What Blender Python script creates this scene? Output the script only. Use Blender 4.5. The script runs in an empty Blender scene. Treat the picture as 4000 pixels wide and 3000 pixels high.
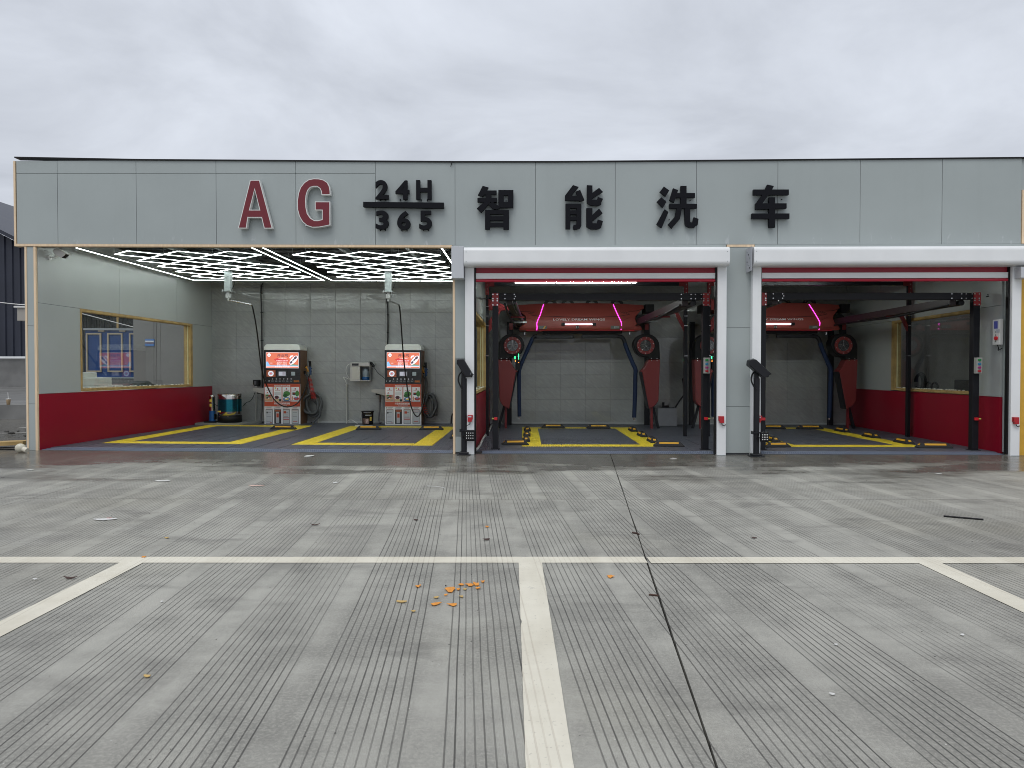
import bpy, bmesh, math, random
from mathutils import Vector, Matrix
random.seed(7)
R = math.radians
C = bpy.context.scene
COL = C.collection
# ------------------------------------------------------------------ camera, sky, sun, exposure
FPX = 2773.0; TH = math.atan(50 / FPX); CAMZ = 1.5
cam = bpy.data.objects.new('camera', bpy.data.cameras.new('camera')); COL.objects.link(cam)
cam.location = (0, 0, CAMZ); cam.rotation_euler = (math.pi / 2 - TH, 0, 0)
cam.data.sensor_width = 36; cam.data.lens = 36 * FPX / 4000; cam.data.clip_end = 2000; cam.data.clip_start = .05
C.camera = cam
SUN_EL, SUN_AZ = 58, -160      # behind the camera, a little left
world = bpy.data.worlds.new('World'); C.world = world; world.use_nodes = True
C.view_settings.view_transform = 'Standard'; C.view_settings.look = 'None'
C.view_settings.gamma = 1; C.view_settings.use_curve_mapping = False
C.view_settings.exposure = 0.3
C.cycles.use_denoising = True
C.cycles.filter_width = 1.0
C.cycles.max_bounces = 7; C.cycles.diffuse_bounces = 4; C.cycles.glossy_bounces = 4; C.cycles.transparent_max_bounces = 12
C.cycles.sample_clamp_indirect = 4
def world_nodes():
    nt = world.node_tree; nt.nodes.clear(); N = nt.nodes.new; L = nt.links.new
    out = N('ShaderNodeOutputWorld')
    sky = N('ShaderNodeTexSky'); sky.sky_type = 'NISHITA'; sky.sun_disc = False
    sky.sun_elevation = R(SUN_EL); sky.sun_rotation = R(SUN_AZ); sky.air_density = 1; sky.dust_density = 3
    b1 = N('ShaderNodeBackground'); b1.inputs['Strength'].default_value = .05; L(sky.outputs[0], b1.inputs[0])
    tc = N('ShaderNodeTexCoord'); sp = N('ShaderNodeSeparateXYZ'); L(tc.outputs['Generated'], sp.inputs[0])
    def m(op, a, b=None):
        n = N('ShaderNodeMath'); n.operation = op
        for i, v in enumerate((a, b)):
            if v is None: continue
            if hasattr(v, 'links'): L(v, n.inputs[i])
            else: n.inputs[i].default_value = v
        return n.outputs[0]
    z = m('MAXIMUM', sp.outputs[2], 0.0)
    zz = m('ADD', z, .22)
    cb = N('ShaderNodeCombineXYZ'); L(m('DIVIDE', sp.outputs[0], zz), cb.inputs[0]); L(m('DIVIDE', sp.outputs[1], zz), cb.inputs[1])
    n1 = N('ShaderNodeTexNoise'); L(cb.outputs[0], n1.inputs['Vector'])
    n1.inputs['Scale'].default_value = 1.5; n1.inputs['Detail'].default_value = 7; n1.inputs['Roughness'].default_value = .56; n1.inputs['Distortion'].default_value = .45
    r = N('ShaderNodeValToRGB'); L(n1.outputs[0], r.inputs[0])
    r.color_ramp.elements[0].position = .33; r.color_ramp.elements[0].color = (.485, .515, .575, 1)
    r.color_ramp.elements[1].position = .66; r.color_ramp.elements[1].color = (.70, .74, .815, 1)
    g = m('ADD', m('MULTIPLY', z, .42), .80)          # an overcast sky is brighter overhead
    b2 = N('ShaderNodeBackground'); L(r.outputs[0], b2.inputs[0]); L(g, b2.inputs[1])
    mx = N('ShaderNodeMixShader'); mx.inputs[0].default_value = .92; L(b1.outputs[0], mx.inputs[1]); L(b2.outputs[0], mx.inputs[2])
    L(mx.outputs[0], out.inputs[0])
world_nodes()
sd = bpy.data.lights.new('sun', 'SUN'); sd.energy = 1.0; sd.angle = R(35); sd.color = (1, .97, .93)
sun = bpy.data.objects.new('sun', sd); COL.objects.link(sun)
sun.rotation_euler = (R(90 - SUN_EL), 0, R(20)); sun.location = (-5, -10, 20)   # shines from behind the camera onto the front
sun.rotation_euler = Vector((math.sin(R(-20)) * math.cos(R(SUN_EL)), -math.cos(R(-20)) * math.cos(R(SUN_EL)), math.sin(R(SUN_EL)))).to_track_quat('Z', 'Y').to_euler()

# ------------------------------------------------------------------ building frame: u along the front, w into the building, z up
AL = R(1.0); CA, SA = math.cos(AL), math.sin(AL); D0 = 12.8
def B(u, w, z):
    return Vector((u * CA + w * SA, D0 - u * SA + w * CA, z + .006 * max(0, -u)))   # the yard rises slightly to the left
def ray(px, py):
    a = (px - 2000) / FPX; b = (1500 - py) / FPX
    return Vector((a, math.cos(TH) + b * math.sin(TH), -math.sin(TH) + b * math.cos(TH)))
def pw(px, py, w):            # measured point on the plane at depth w -> (u, z)
    d = ray(px, py); t = (w + D0 * CA) / (d.x * SA + d.y * CA)
    u = t * d.x * CA - (t * d.y - D0) * SA
    return u, CAMZ + t * d.z - .006 * max(0, -u)
def pg(px, py, z=0.02):       # measured point on the floor -> (u, w)
    d = ray(px, py); u = 0
    for _ in range(4):
        t = (z + .006 * max(0, -u) - CAMZ) / d.z
        x, y = t * d.x, t * d.y - D0
        u, w = x * CA - y * SA, x * SA + y * CA
    return u, w
def pu(px, u):                # column of pixels on the plane at u -> w
    k = (px - 2000) / FPX     # x = k*y (pitch ignored)
    return (k * D0 - u * (CA + k * SA)) / (SA - k * CA)

# ------------------------------------------------------------------ materials
MATS = {}
def mat(name, col, rough=.5, metal=0, nz=0, nscale=8, bump=0, bscale=60, emit=None, es=1, spec=.5, coat=0, stretch=None):
    if name in MATS: return MATS[name]
    m = bpy.data.materials.new(name); m.use_nodes = True; nt = m.node_tree; N = nt.nodes.new; L = nt.links.new
    p = nt.nodes['Principled BSDF']
    p.inputs['Base Color'].default_value = (*col, 1); p.inputs['Roughness'].default_value = rough
    p.inputs['Metallic'].default_value = metal; p.inputs['Specular IOR Level'].default_value = spec
    p.inputs['Coat Weight'].default_value = coat
    if emit: p.inputs['Emission Color'].default_value = (*emit, 1); p.inputs['Emission Strength'].default_value = es
    if nz or bump:
        g = N('ShaderNodeNewGeometry'); vec = g.outputs['Position']
        if stretch:
            mp = N('ShaderNodeMapping'); mp.inputs['Scale'].default_value = stretch; L(vec, mp.inputs[0]); vec = mp.outputs[0]
    if nz:
        n = N('ShaderNodeTexNoise'); n.inputs['Scale'].default_value = nscale; n.inputs['Detail'].default_value = 5; L(vec, n.inputs['Vector'])
        r = N('ShaderNodeMapRange'); L(n.outputs[0], r.inputs[0]); r.inputs[1].default_value = .25; r.inputs[2].default_value = .75
        r.inputs[3].default_value = 1 - nz; r.inputs[4].default_value = 1 + nz
        mm = N('ShaderNodeVectorMath'); mm.operation = 'SCALE'; mm.inputs[0].default_value = col; L(r.outputs[0], mm.inputs['Scale'])
        L(mm.outputs[0], p.inputs["Base Color"])
        if nz < .07: L(mm.outputs[0], p.inputs['Base Color'])
        r2 = N('ShaderNodeMapRange'); L(n.outputs[0], r2.inputs[0]); r2.inputs[1].default_value = .3; r2.inputs[2].default_value = .7
        r2.inputs[3].default_value = max(0.03, rough - .015); r2.inputs[4].default_value = min(1, rough + .015); (L(r2.outputs[0], p.inputs['Roughness']) if nz >= .07 else None)
    if bump:
        n = N('ShaderNodeTexNoise'); n.inputs['Scale'].default_value = bscale; n.inputs['Detail'].default_value = 4; L(vec, n.inputs['Vector'])
        bp = N('ShaderNodeBump'); bp.inputs['Strength'].default_value = bump; bp.inputs['Distance'].default_value = .01
        L(n.outputs[0], bp.inputs['Height']); L(bp.outputs[0], p.inputs['Normal'])
    MATS[name] = m; return m
def emis(name, col, s):
    return mat(name, (0.02, .02, .02), .5, emit=col, es=s)
def glass(name, tint=(.95, .97, .96), refl=1.0):
    m = bpy.data.materials.new(name); m.use_nodes = True; nt = m.node_tree; N = nt.nodes.new; L = nt.links.new
    nt.nodes.clear(); o = N('ShaderNodeOutputMaterial'); t = N('ShaderNodeBsdfTransparent'); t.inputs[0].default_value = (*tint, 1)
    gl = N('ShaderNodeBsdfGlossy'); gl.inputs['Roughness'].default_value = .01; f = N('ShaderNodeFresnel'); gm = N('ShaderNodeNewGeometry'); ir = N('ShaderNodeMapRange'); ir.inputs[3].default_value = 1.52; ir.inputs[4].default_value = 1 / 1.52; L(gm.outputs['Backfacing'], ir.inputs[0]); L(ir.outputs[0], f.inputs[0])
    mm = N('ShaderNodeMath'); mm.operation = 'MULTIPLY'; mm.use_clamp = True; L(f.outputs[0], mm.inputs[0]); mm.inputs[1].default_value = 1.3 * refl
    x = N('ShaderNodeMixShader'); L(mm.outputs[0], x.inputs[0]); L(t.outputs[0], x.inputs[1]); L(gl.outputs[0], x.inputs[2]); L(x.outputs[0], o.inputs[0])
    MATS[name] = m; return m

# ------------------------------------------------------------------ mesh builder (vertices in the building frame)
class MB:
    def __init__(s): s.v = []; s.f = []; s.sm = []
    def add(s, vs, fs, smooth=False):
        o = len(s.v); s.v += [tuple(v) for v in vs]; s.f += [tuple(i + o for i in f) for f in fs]; s.sm += [smooth] * len(fs); return s
    def box(s, u0, u1, w0, w1, z0, z1, c=0):
        if c:      # chamfered box
            c = min(c, abs(u1 - u0) * .45, abs(w1 - w0) * .45, abs(z1 - z0) * .45)
            bm = bmesh.new(); bmesh.ops.create_cube(bm, size=1)
            for v in bm.verts: v.co = Vector(((u0 + u1) / 2 + v.co.x * (u1 - u0), (w0 + w1) / 2 + v.co.y * (w1 - w0), (z0 + z1) / 2 + v.co.z * (z1 - z0)))
            bmesh.ops.bevel(bm, geom=bm.edges[:], offset=c, segments=2, affect='EDGES', profile=.6)
            return s.bm(bm)
        vs = [(u, w, z) for u in (u0, u1) for w in (w0, w1) for z in (z0, z1)]
        return s.add(vs, [(0, 1, 3, 2), (4, 6, 7, 5), (0, 4, 5, 1), (2, 3, 7, 6), (0, 2, 6, 4), (1, 5, 7, 3)])
    def bm(s, bm, smooth=False):
        bm.verts.ensure_lookup_table(); bm.verts.index_update()
        s.add([v.co[:] for v in bm.verts], [[v.index for v in f.verts] for f in bm.faces], smooth); bm.free(); return s
    def prism(s, pts, w0, w1):        # polygon in (u, z), extruded in w
        n = len(pts); vs = [(p[0], w0, p[1]) for p in pts] + [(p[0], w1, p[1]) for p in pts]
        return s.add(vs, [tuple(range(n)), tuple(range(2 * n - 1, n - 1, -1))] + [(i, i + n, (i + 1) % n + n, (i + 1) % n) for i in range(n)])
    def plan(s, pts, z0, z1):         # polygon in (u, w), extruded in z
        n = len(pts); vs = [(p[0], p[1], z0) for p in pts] + [(p[0], p[1], z1) for p in pts]
        return s.add(vs, [tuple(range(n - 1, -1, -1)), tuple(range(n, 2 * n))] + [(i, (i + 1) % n, (i + 1) % n + n, i + n) for i in range(n)])
    def profile(s, pts, u0, u1):      # polygon in (w, z), extruded in u
        n = len(pts); vs = [(u0, p[0], p[1]) for p in pts] + [(u1, p[0], p[1]) for p in pts]
        return s.add(vs, [tuple(range(n)), tuple(range(2 * n - 1, n - 1, -1))] + [(i, i + n, (i + 1) % n + n, (i + 1) % n) for i in range(n)])
    def cyl(s, a, b, r, n=16, r2=None, smooth=True):
        a, b = Vector(a), Vector(b); d = (b - a).normalized(); x = d.orthogonal().normalized(); y = d.cross(x); r2 = r if r2 is None else r2
        vs = []
        for p, q in ((a, r), (b, r2)):
            vs += [p + (x * math.cos(2 * math.pi * i / n) + y * math.sin(2 * math.pi * i / n)) * q for i in range(n)]
        s.add(vs, [(i, (i + 1) % n, (i + 1) % n + n, i + n) for i in range(n)], smooth)
        return s.add(vs, [tuple(range(n - 1, -1, -1)), tuple(range(n, 2 * n))])
    def ring(s, c, axis, r0, r1, t, n=32):     # flat annulus with thickness t along axis w
        c = Vector(c); vs = []
        for (r, o) in ((r0, 0), (r1, 0), (r1, t), (r0, t)):
            vs += [c + Vector((r * math.cos(2 * math.pi * i / n), o, r * math.sin(2 * math.pi * i / n))) for i in range(n)]
        fs = []
        for k in range(4):
            for i in range(n): j = (i + 1) % n; k2 = (k + 1) % 4; fs.append((k * n + i, k * n + j, k2 * n + j, k2 * n + i))
        return s.add(vs, fs)
    def tube(s, pts, r, n=8, sub=4, closed=False):
        P = [Vector(p) for p in pts]
        if sub > 1 and len(P) > 2:
            Q = []
            for i in range(len(P) - 1):
                p0, p1, p2, p3 = P[max(i - 1, 0)], P[i], P[i + 1], P[min(i + 2, len(P) - 1)]
                for k in range(sub):
                    t = k / sub
                    Q.append(.5 * ((2 * p1) + (p2 - p0) * t + (2 * p0 - 5 * p1 + 4 * p2 - p3) * t * t + (3 * p1 - p0 - 3 * p2 + p3) * t ** 3))
            Q.append(P[-1]); P = Q
        vs = []; x = None
        for i, p in enumerate(P):
            d = (P[min(i + 1, len(P) - 1)] - P[max(i - 1, 0)]).normalized()
            x = d.orthogonal().normalized() if x is None else (x - d * x.dot(d)).normalized()
            y = d.cross(x)
            vs += [p + (x * math.cos(2 * math.pi * k / n) + y * math.sin(2 * math.pi * k / n)) * r for k in range(n)]
        fs = [(i * n + k, i * n + (k + 1) % n, (i + 1) * n + (k + 1) % n, (i + 1) * n + k) for i in range(len(P) - 1) for k in range(n)]
        s.add(vs, fs, True); m = len(P) - 1
        return s.add([vs[k] for k in range(n)] + [vs[m * n + k] for k in range(n)], [tuple(range(n - 1, -1, -1)), tuple(range(n, 2 * n))])
    def lathe(s, c, prof, n=24):       # prof: (r, z) about the vertical at c=(u,w,z)
        vs = [(c[0] + r * math.cos(2 * math.pi * i / n), c[1] + r * math.sin(2 * math.pi * i / n), c[2] + z) for r, z in prof for i in range(n)]
        return s.add(vs, [(k * n + i, k * n + (i + 1) % n, (k + 1) * n + (i + 1) % n, (k + 1) * n + i) for k in range(len(prof) - 1) for i in range(n)], True)
    def blob(s, c, r, squash=(1, 1, 1), jit=.15, seg=2):
        bm = bmesh.new(); bmesh.ops.create_icosphere(bm, subdivisions=seg, radius=1)
        for v in bm.verts: k = 1 + random.uniform(-jit, jit); v.co = Vector((c[0] + v.co.x * r * squash[0] * k, c[1] + v.co.y * r * squash[1] * k, c[2] + v.co.z * r * squash[2] * k))
        return s.bm(bm, True)
    def text(s, key, u0, u1, z0, z1, w, keep=False):      # flat print fitted to a box in (u, z)
        V, F = TXT[key]
        if keep:
            h = z1 - z0; k = h / TXH[key]; cu = (u0 + u1) / 2; hw = TXW[key] * k / 2; u0, u1 = cu - hw, cu + hw
        return s.add([(u0 + (u1 - u0) * a, w, z0 + (z1 - z0) * b) for a, b, d in V], F)
    def solid(s, key, u0, u1, z0, z1, w0, w1):            # cut-out letter with depth, front at w0
        V, F = TXT[key]
        return s.add([(u0 + (u1 - u0) * a, w1 + (w0 - w1) * d, z0 + (z1 - z0) * b) for a, b, d in V], F)
    def build(s, name, m, parent=None, bevel=0):
        root = Vector((0, 0, 0)); p = parent
        while p: root += p.location; p = p.parent
        me = bpy.data.meshes.new(name); me.from_pydata([B(*v) - root for v in s.v], [], s.f)
        bm = bmesh.new(); bm.from_mesh(me); bmesh.ops.recalc_face_normals(bm, faces=bm.faces[:]); bm.to_mesh(me); bm.free()
        me.polygons.foreach_set('use_smooth', s.sm); me.materials.append(m)
        o = bpy.data.objects.new(name, me); COL.objects.link(o)
        if parent: o.parent = parent
        if bevel:
            b = o.modifiers.new('bevel', 'BEVEL'); b.width = bevel; b.segments = 2; b.limit_method = 'ANGLE'
        return o
def thing(name, label, cat, u=0, w=0, z=0, group=None):
    o = bpy.data.objects.new(name, None); COL.objects.link(o); o.empty_display_size = .1
    o.location = B(u, w, z); o['label'] = label; o['category'] = cat
    if group: o['group'] = group
    return o
def single(o, label, cat, group=None):          # a thing that is one mesh: origin moved to its base
    me = o.data; xs = [v.co for v in me.vertices]
    c = Vector(((min(p.x for p in xs) + max(p.x for p in xs)) / 2, (min(p.y for p in xs) + max(p.y for p in xs)) / 2, min(p.z for p in xs)))
    me.transform(Matrix.Translation(-c)); o.location = c
    o['label'] = label; o['category'] = cat
    if group: o['group'] = group
    return o
def struct(o, kind='structure', label=None):
    o['kind'] = kind
    if label: o['label'] = label
    return o
def group_part(name, parent):                   # an Empty part that carries sub-parts
    o = bpy.data.objects.new(name, None); COL.objects.link(o); o.parent = parent; return o
def dup(o, delta=None, parent=None):
    c = o.copy(); COL.objects.link(c); c.parent = parent
    if delta is not None: c.location = o.location + delta
    for ch in list(o.children): dup(ch, None, c)
    return c

# ------------------------------------------------------------------ lettering and cut-out shapes, evaluated while the scene is still empty
TXT = {}; TXW = {}; TXH = {}
def _store(key, cu):
    ob = bpy.data.objects.new('t', cu); COL.objects.link(ob); return key, ob
_jobs = []
def want(s, off=0.0, ext=0.0, key=None):
    cu = bpy.data.curves.new('t', 'FONT'); cu.body = s; cu.offset = off; cu.extrude = ext; cu.resolution_u = 2 if ext == 0 else 6
    _jobs.append(_store(key or s, cu))
def want_shape(key, polys, off=0.0, ext=0.0):
    cu = bpy.data.curves.new('t', 'CURVE'); cu.dimensions = '2D'; cu.fill_mode = 'BOTH'; cu.offset = off; cu.extrude = ext
    for P in polys:
        sp = cu.splines.new('POLY'); sp.points.add(len(P) - 1)
        for i, p in enumerate(P): sp.points[i].co = (p[0], -p[1], 0, 1)
        sp.use_cyclic_u = True
    _jobs.append(_store(key, cu))
def run_jobs():
    bpy.context.view_layer.update(); dg = bpy.context.evaluated_depsgraph_get()
    for key, ob in _jobs:
        me = bpy.data.meshes.new_from_object(ob.evaluated_get(dg)); X = [v.co for v in me.vertices]
        x0, x1 = min(p.x for p in X), max(p.x for p in X); y0, y1 = min(p.y for p in X), max(p.y for p in X); z0 = min(p.z for p in X); zr = max(p.z for p in X) - z0 or 1
        TXT[key] = ([((p.x - x0) / (x1 - x0), (p.y - y0) / (y1 - y0), (p.z - z0) / zr) for p in X], [tuple(f.vertices) for f in me.polygons])
        TXW[key], TXH[key] = x1 - x0, y1 - y0; SHB[key] = (x0, x1, -y1, -y0)
    for key, ob in _jobs:
        cu = ob.data; bpy.data.objects.remove(ob); bpy.data.curves.remove(cu)
SHB = {}
A_P = [[(297, 240), (383, 240), (497, 680), (420, 680), (397, 582), (277, 582), (262, 680), (185, 680)], [(338, 330), (380, 510), (293, 510)]]
G_P = [[(1025, 375), (1025, 340), (1018, 300), (1000, 262), (965, 238), (920, 227), (875, 226), (830, 235), (790, 262), (755, 305), (735, 360), (724, 430), (726, 510), (742, 570), (770, 620), (810, 655), (860, 672), (920, 670), (975, 660), (1022, 650), (1022, 435), (885, 435), (885, 515), (948, 515), (948, 597), (910, 607), (880, 606), (845, 585), (818, 545), (806, 490), (803, 430), (808, 380), (822, 335), (845, 308), (875, 300), (905, 300), (930, 318), (942, 345), (945, 375)]]
def inset(polys, d):       # move every edge inwards by d (outer clockwise on screen, holes the other way round)
    out = []
    for k, P in enumerate(polys):
        a = sum(P[i][0] * P[(i + 1) % len(P)][1] - P[(i + 1) % len(P)][0] * P[i][1] for i in range(len(P)))
        sg = (1 if a > 0 else -1) * (1 if k == 0 else -1); Q = []
        for i, p in enumerate(P):
            a0, b0 = P[i - 1], P[(i + 1) % len(P)]
            e1 = Vector((p[0] - a0[0], p[1] - a0[1])).normalized(); e2 = Vector((b0[0] - p[0], b0[1] - p[1])).normalized()
            n1 = Vector((-e1.y, e1.x)) * sg; n2 = Vector((-e2.y, e2.x)) * sg; n = (n1 + n2).normalized()
            k2 = d / max(.35, n.dot(n1)); Q.append((p[0] + n.x * k2, p[1] + n.y * k2))
        out.append(Q)
    return out
for k_, p_ in (('A', A_P), ('G', G_P)): want_shape(k_, p_, 0, 5); want_shape(k_ + 'in', inset(p_, 7), 0, 5)
for ch in '2436H5': want(ch, .035, .05, 'b' + ch)
WORDS = dict(brand='LOVELY DREAM WINGS', open_='开业啦', l2='△ 智能洗车', l3='抖音福利 自助洗车', l4='新用户 9.9元', l5='老用户 充值送', l6='免费体验 欢迎光临', band1='兔白白洗车机流程', band2='抖音美团核销流程',
             band2s='先团购 再核销', c1='扫码启动', c2='选择功能', c3='冲洗车身', c4='结束洗车', n1='1', n2='2', n3='3', n4='4', s1='温馨提示', s2='禁止停车', s3='车、严禁翻越',
             k1='清水', k2='泡沫', k3='吸尘', k4='吹气', k5='洗手', k6='停止', ic='1:1', st='BOTO', lab='请勿坐卧', kon='抬头')
for k, v in WORDS.items():
    want(v, .012 if k in ('open_', 'band1', 'band2', 's1') else .004, 0, k)
run_jobs()
# ------------------------------------------------------------------ shared materials
PANEL = mat('grey_panel', (.36, .40, .395), .36, nz=.04, nscale=1.3, bump=.10, bscale=1.5)
PANEL2 = mat('grey_panel_inside', (.45, .475, .465), .27, nz=.04, nscale=1.1)  # same cladding as outside, colour lightened to make up for dim lamp light
DARKGAP = mat('panel_backing', (.05, .055, .06), .7)
WOOD = mat('pale_wood', (.76, .58, .39), .6, nz=.12, nscale=4, stretch=(6, 6, .8))
WOODR = mat('raw_wood', (.46, .31, .12), .7, nz=.3, nscale=5, bump=.3, bscale=30)
BLACKM = mat('black_metal', (.012, .0125, .016), .45, spec=.3, nz=.15, nscale=6)
BLACKP = mat('black_plastic', (.007, .007, .008), .5, spec=.3)
WHITEM = mat('white_metal', (.80, .815, .82), .36, nz=.05, nscale=2)
WHITEP = mat('white_plastic', (.72, .72, .70), .4)
REDW = mat('red_panel', (.30, .007, .024), .30, spec=.3, nz=.05, nscale=1.2)
REDM = mat('red_machine', (.31, .062, .05), .46, nz=.05, nscale=3)
REDD = mat('red_bracket', (.19, .018, .021), .42)  # red darkened in the colour itself for the shadow around the brackets
CHROME = mat('steel', (.62, .62, .62), .22, 1)
GALV = mat('galvanised_steel', (.42, .46, .46), .4, .75, nz=.12, nscale=14)
RUBBER = mat('rubber', (.02, .02, .021), .72, nz=.2, nscale=20)
YELT = mat('yellow_tile', (.86, .67, .045), .5, nz=.14, nscale=1, stretch=(34, 3, 1))
GRYT = mat('grey_tile', (.105, .11, .135), .40, nz=.45, nscale=1.0, stretch=(34, 3, 1))
GLASS = glass('glass')
TUBE = emis('lamp_tube', (.90, 1, .96), 11.0); TUBE2 = emis('lamp_strip_tube', (.90, 1, .96), 120.0)

# ------------------------------------------------------------------ concrete with cut grooves
class NX:
    def __init__(s, nt): s.nt = nt
    def __call__(s, op, a, b=None, c=None, clamp=False):
        n = s.nt.nodes.new('ShaderNodeMath'); n.operation = op; n.use_clamp = clamp
        for i, v in enumerate((a, b, c)):
            if v is None: continue
            if hasattr(v, 'links'): s.nt.links.new(v, n.inputs[i])
            else: n.inputs[i].default_value = v
        return n.outputs[0]
    def rng(s, v, a, b, c, d):
        n = s.nt.nodes.new('ShaderNodeMapRange'); n.interpolation_type = 'SMOOTHSTEP'; s.nt.links.new(v, n.inputs[0])
        for i, x in enumerate((a, b, c, d)): n.inputs[i + 1].default_value = x
        return n.outputs[0]
    def noise(s, vec, scale, det=4, rough=.55, dist=0):
        n = s.nt.nodes.new('ShaderNodeTexNoise'); s.nt.links.new(vec, n.inputs['Vector'])
        n.inputs['Scale'].default_value = scale; n.inputs['Detail'].default_value = det; n.inputs['Roughness'].default_value = rough; n.inputs['Distortion'].default_value = dist
        return n.outputs[0]
    def white(s, a, b):
        c = s.nt.nodes.new('ShaderNodeCombineXYZ'); s.nt.links.new(a, c.inputs[0]); s.nt.links.new(b, c.inputs[1])
        n = s.nt.nodes.new('ShaderNodeTexWhiteNoise'); n.noise_dimensions = '2D'; s.nt.links.new(c.outputs[0], n.inputs['Vector']); return n.outputs['Value']
    def mix(s, f, a, b):
        n = s.nt.nodes.new('ShaderNodeMix'); n.data_type = 'RGBA'
        for v, i in ((f, 0), (a, 6), (b, 7)):
            if hasattr(v, 'links'): s.nt.links.new(v, n.inputs[i])
            else: n.inputs[i].default_value = v if i == 0 else (*v, 1)
        return n.outputs[2]
    def scaled(s, vec, sc):
        n = s.nt.nodes.new('ShaderNodeMapping'); n.inputs['Scale'].default_value = sc; s.nt.links.new(vec, n.inputs[0]); return n.outputs[0]
def concrete(name, paint=False):
    m = bpy.data.materials.new(name); m.use_nodes = True; nt = m.node_tree; X = NX(nt); L = nt.links.new
    p = nt.nodes['Principled BSDF']; g = nt.nodes.new('ShaderNodeNewGeometry').outputs['Position']
    sp = nt.nodes.new('ShaderNodeSeparateXYZ'); L(g, sp.inputs[0]); x, y = sp.outputs[0], sp.outputs[1]
    far = X('GREATER_THAN', y, 8.27)
    wob = X('MULTIPLY', X('SUBTRACT', X.noise(g, .5, 2), .5), .02)
    s_ = X('ADD', X('ADD', X('MULTIPLY', x, .998), X('MULTIPLY', y, .0631)), wob)
    s_ = X('ADD', s_, X('MULTIPLY', far, .21))
    t = X('ADD', X('DIVIDE', s_, .62), 100.18); band = X('FLOOR', t)
    r1 = X.white(band, far)
    cell = X('FLOOR', X('DIVIDE', X('ADD', y, X('MULTIPLY', r1, 9.0)), 4.1)); r2 = X.white(band, cell)
    f = X('MULTIPLY', X('FRACT', t), .62); f = X('ADD', f, 0.0)
    inb = X('MULTIPLY', X('LESS_THAN', f, .49), X('GREATER_THAN', f, .012))
    gi = X('DIVIDE', f, .0407); d = X('MULTIPLY', X('ABSOLUTE', X('SUBTRACT', X('FRACT', gi), .5)), .0407)
    gr = X.rng(X('ADD', d, X('MULTIPLY', X('SUBTRACT', X.noise(g, 34, 4, .7), .5), .0034)), .0025, .0045, 1, 0); gr = X('MULTIPLY', gr, inb)
    rg = X.white(X('FLOOR', gi), band)
    inten = X('MULTIPLY', X('ADD', X('MULTIPLY', rg, .45), .55), X.rng(X('ADD', X('MULTIPLY', r1, .28), X.noise(X.scaled(g, (1.6, .5, 1)), 1.1, 3)), .40, .60, .45, 1))
    gr = X('MULTIPLY', gr, inten)
    n1 = X.noise(g, .55, 5, .6); n2 = X.noise(g, 3.2, 6, .62); n3 = X.noise(g, 60, 3, .6); n4 = X.noise(g, 230, 2, .7)
    ns = X.noise(X.scaled(g, (2.4, .38, 1)), 1.6, 4, .6); nx = X.noise(X.scaled(g, (.6, 3.0, 1)), 2.6, 5, .65)
    tone = X('ADD', X('ADD', X('MULTIPLY', n1, .6), X('MULTIPLY', n2, .22)), X('ADD', X('MULTIPLY', ns, .34), X('MULTIPLY', nx, .14)))
    if paint:
        base = X.mix(X.rng(tone, .4, .85, 0, 1), (.54, .50, .40), (.74, .705, .595))
        base = X.mix(X('MULTIPLY', gr, .26), base, (.34, .27, .20))
        base = X.mix(X.rng(n3, .62, .72, 0, .6), base, (.36, .34, .29))
        base = X.mix(X.rng(X('ADD', n2, X('MULTIPLY', n3, .3)), .80, .92, 0, .6), base, (.24, .235, .22))
        rough = .6
    else:
        base = X.mix(X.rng(tone, .52, .78, 0, 1), (.215, .209, .184), (.43, .42, .37))
        base = X.mix(X('MULTIPLY', inb, .13), base, (.15, .146, .132))
        base = X.mix(X.rng(X.noise(X.scaled(g, (1, 1.3, 1)), .35, 3, .5), .5, .7, 0, .16), base, (.36, .33, .22))
        base = X.mix(X.rng(n3, .40, .68, 0, .42), base, (.47, .455, .40))
        base = X.mix(X.rng(n4, .34, .56, .55, 0), base, (.12, .118, .112))
        st = X.noise(X.scaled(g, (1, 2.0, 1)), .9, 5, .62, .4)
        base = X.mix(X.rng(st, .54, .70, 0, .45), base, (.11, .105, .095))
        w1 = X('ADD', X.noise(X.scaled(g, (.5, 1.3, 1)), .9, 5, .6), X('MULTIPLY', X('SUBTRACT', y, 9.4), .10))
        wet = X('MULTIPLY', X.rng(w1, .52, .74, 0, 1), X.rng(y, 7.6, 10.0, .25, 1))
        w2 = X.rng(X('ADD', y, X('MULTIPLY', n2, 1.4)), 11.4, 12.9, 0, 1); wet = X('MAXIMUM', wet, w2)
        base = X.mix(X('MULTIPLY', wet, .72), base, (.088, .081, .069))
        base = X.mix(X('MULTIPLY', gr, .80), base, (.020, .018, .015))
        rough = X('ADD', X('MULTIPLY', n2, .2), X('SUBTRACT', .52, X('MULTIPLY', wet, .40)))
    L(base, p.inputs['Base Color'])
    if hasattr(rough, 'links'): L(rough, p.inputs['Roughness'])
    else: p.inputs['Roughness'].default_value = rough
    h = X('ADD', X('MULTIPLY', gr, -1.0 if not paint else -.5), X('ADD', X('MULTIPLY', n3, .10), X('MULTIPLY', n4, .06)))
    bp = nt.nodes.new('ShaderNodeBump'); bp.inputs['Strength'].default_value = .55; bp.inputs['Distance'].default_value = .006
    L(h, bp.inputs['Height']); L(bp.outputs[0], p.inputs['Normal'])
    MATS[name] = m; return m
CONC = concrete('grooved_concrete'); PAINT = concrete('worn_paint', True)
CONC2 = mat('plain_concrete', (.17, .17, .165), .6, nz=.3, nscale=1.6, bump=.3, bscale=40)
DIRT = mat('joint_dirt', (.02, .019, .017), .9)

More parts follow.
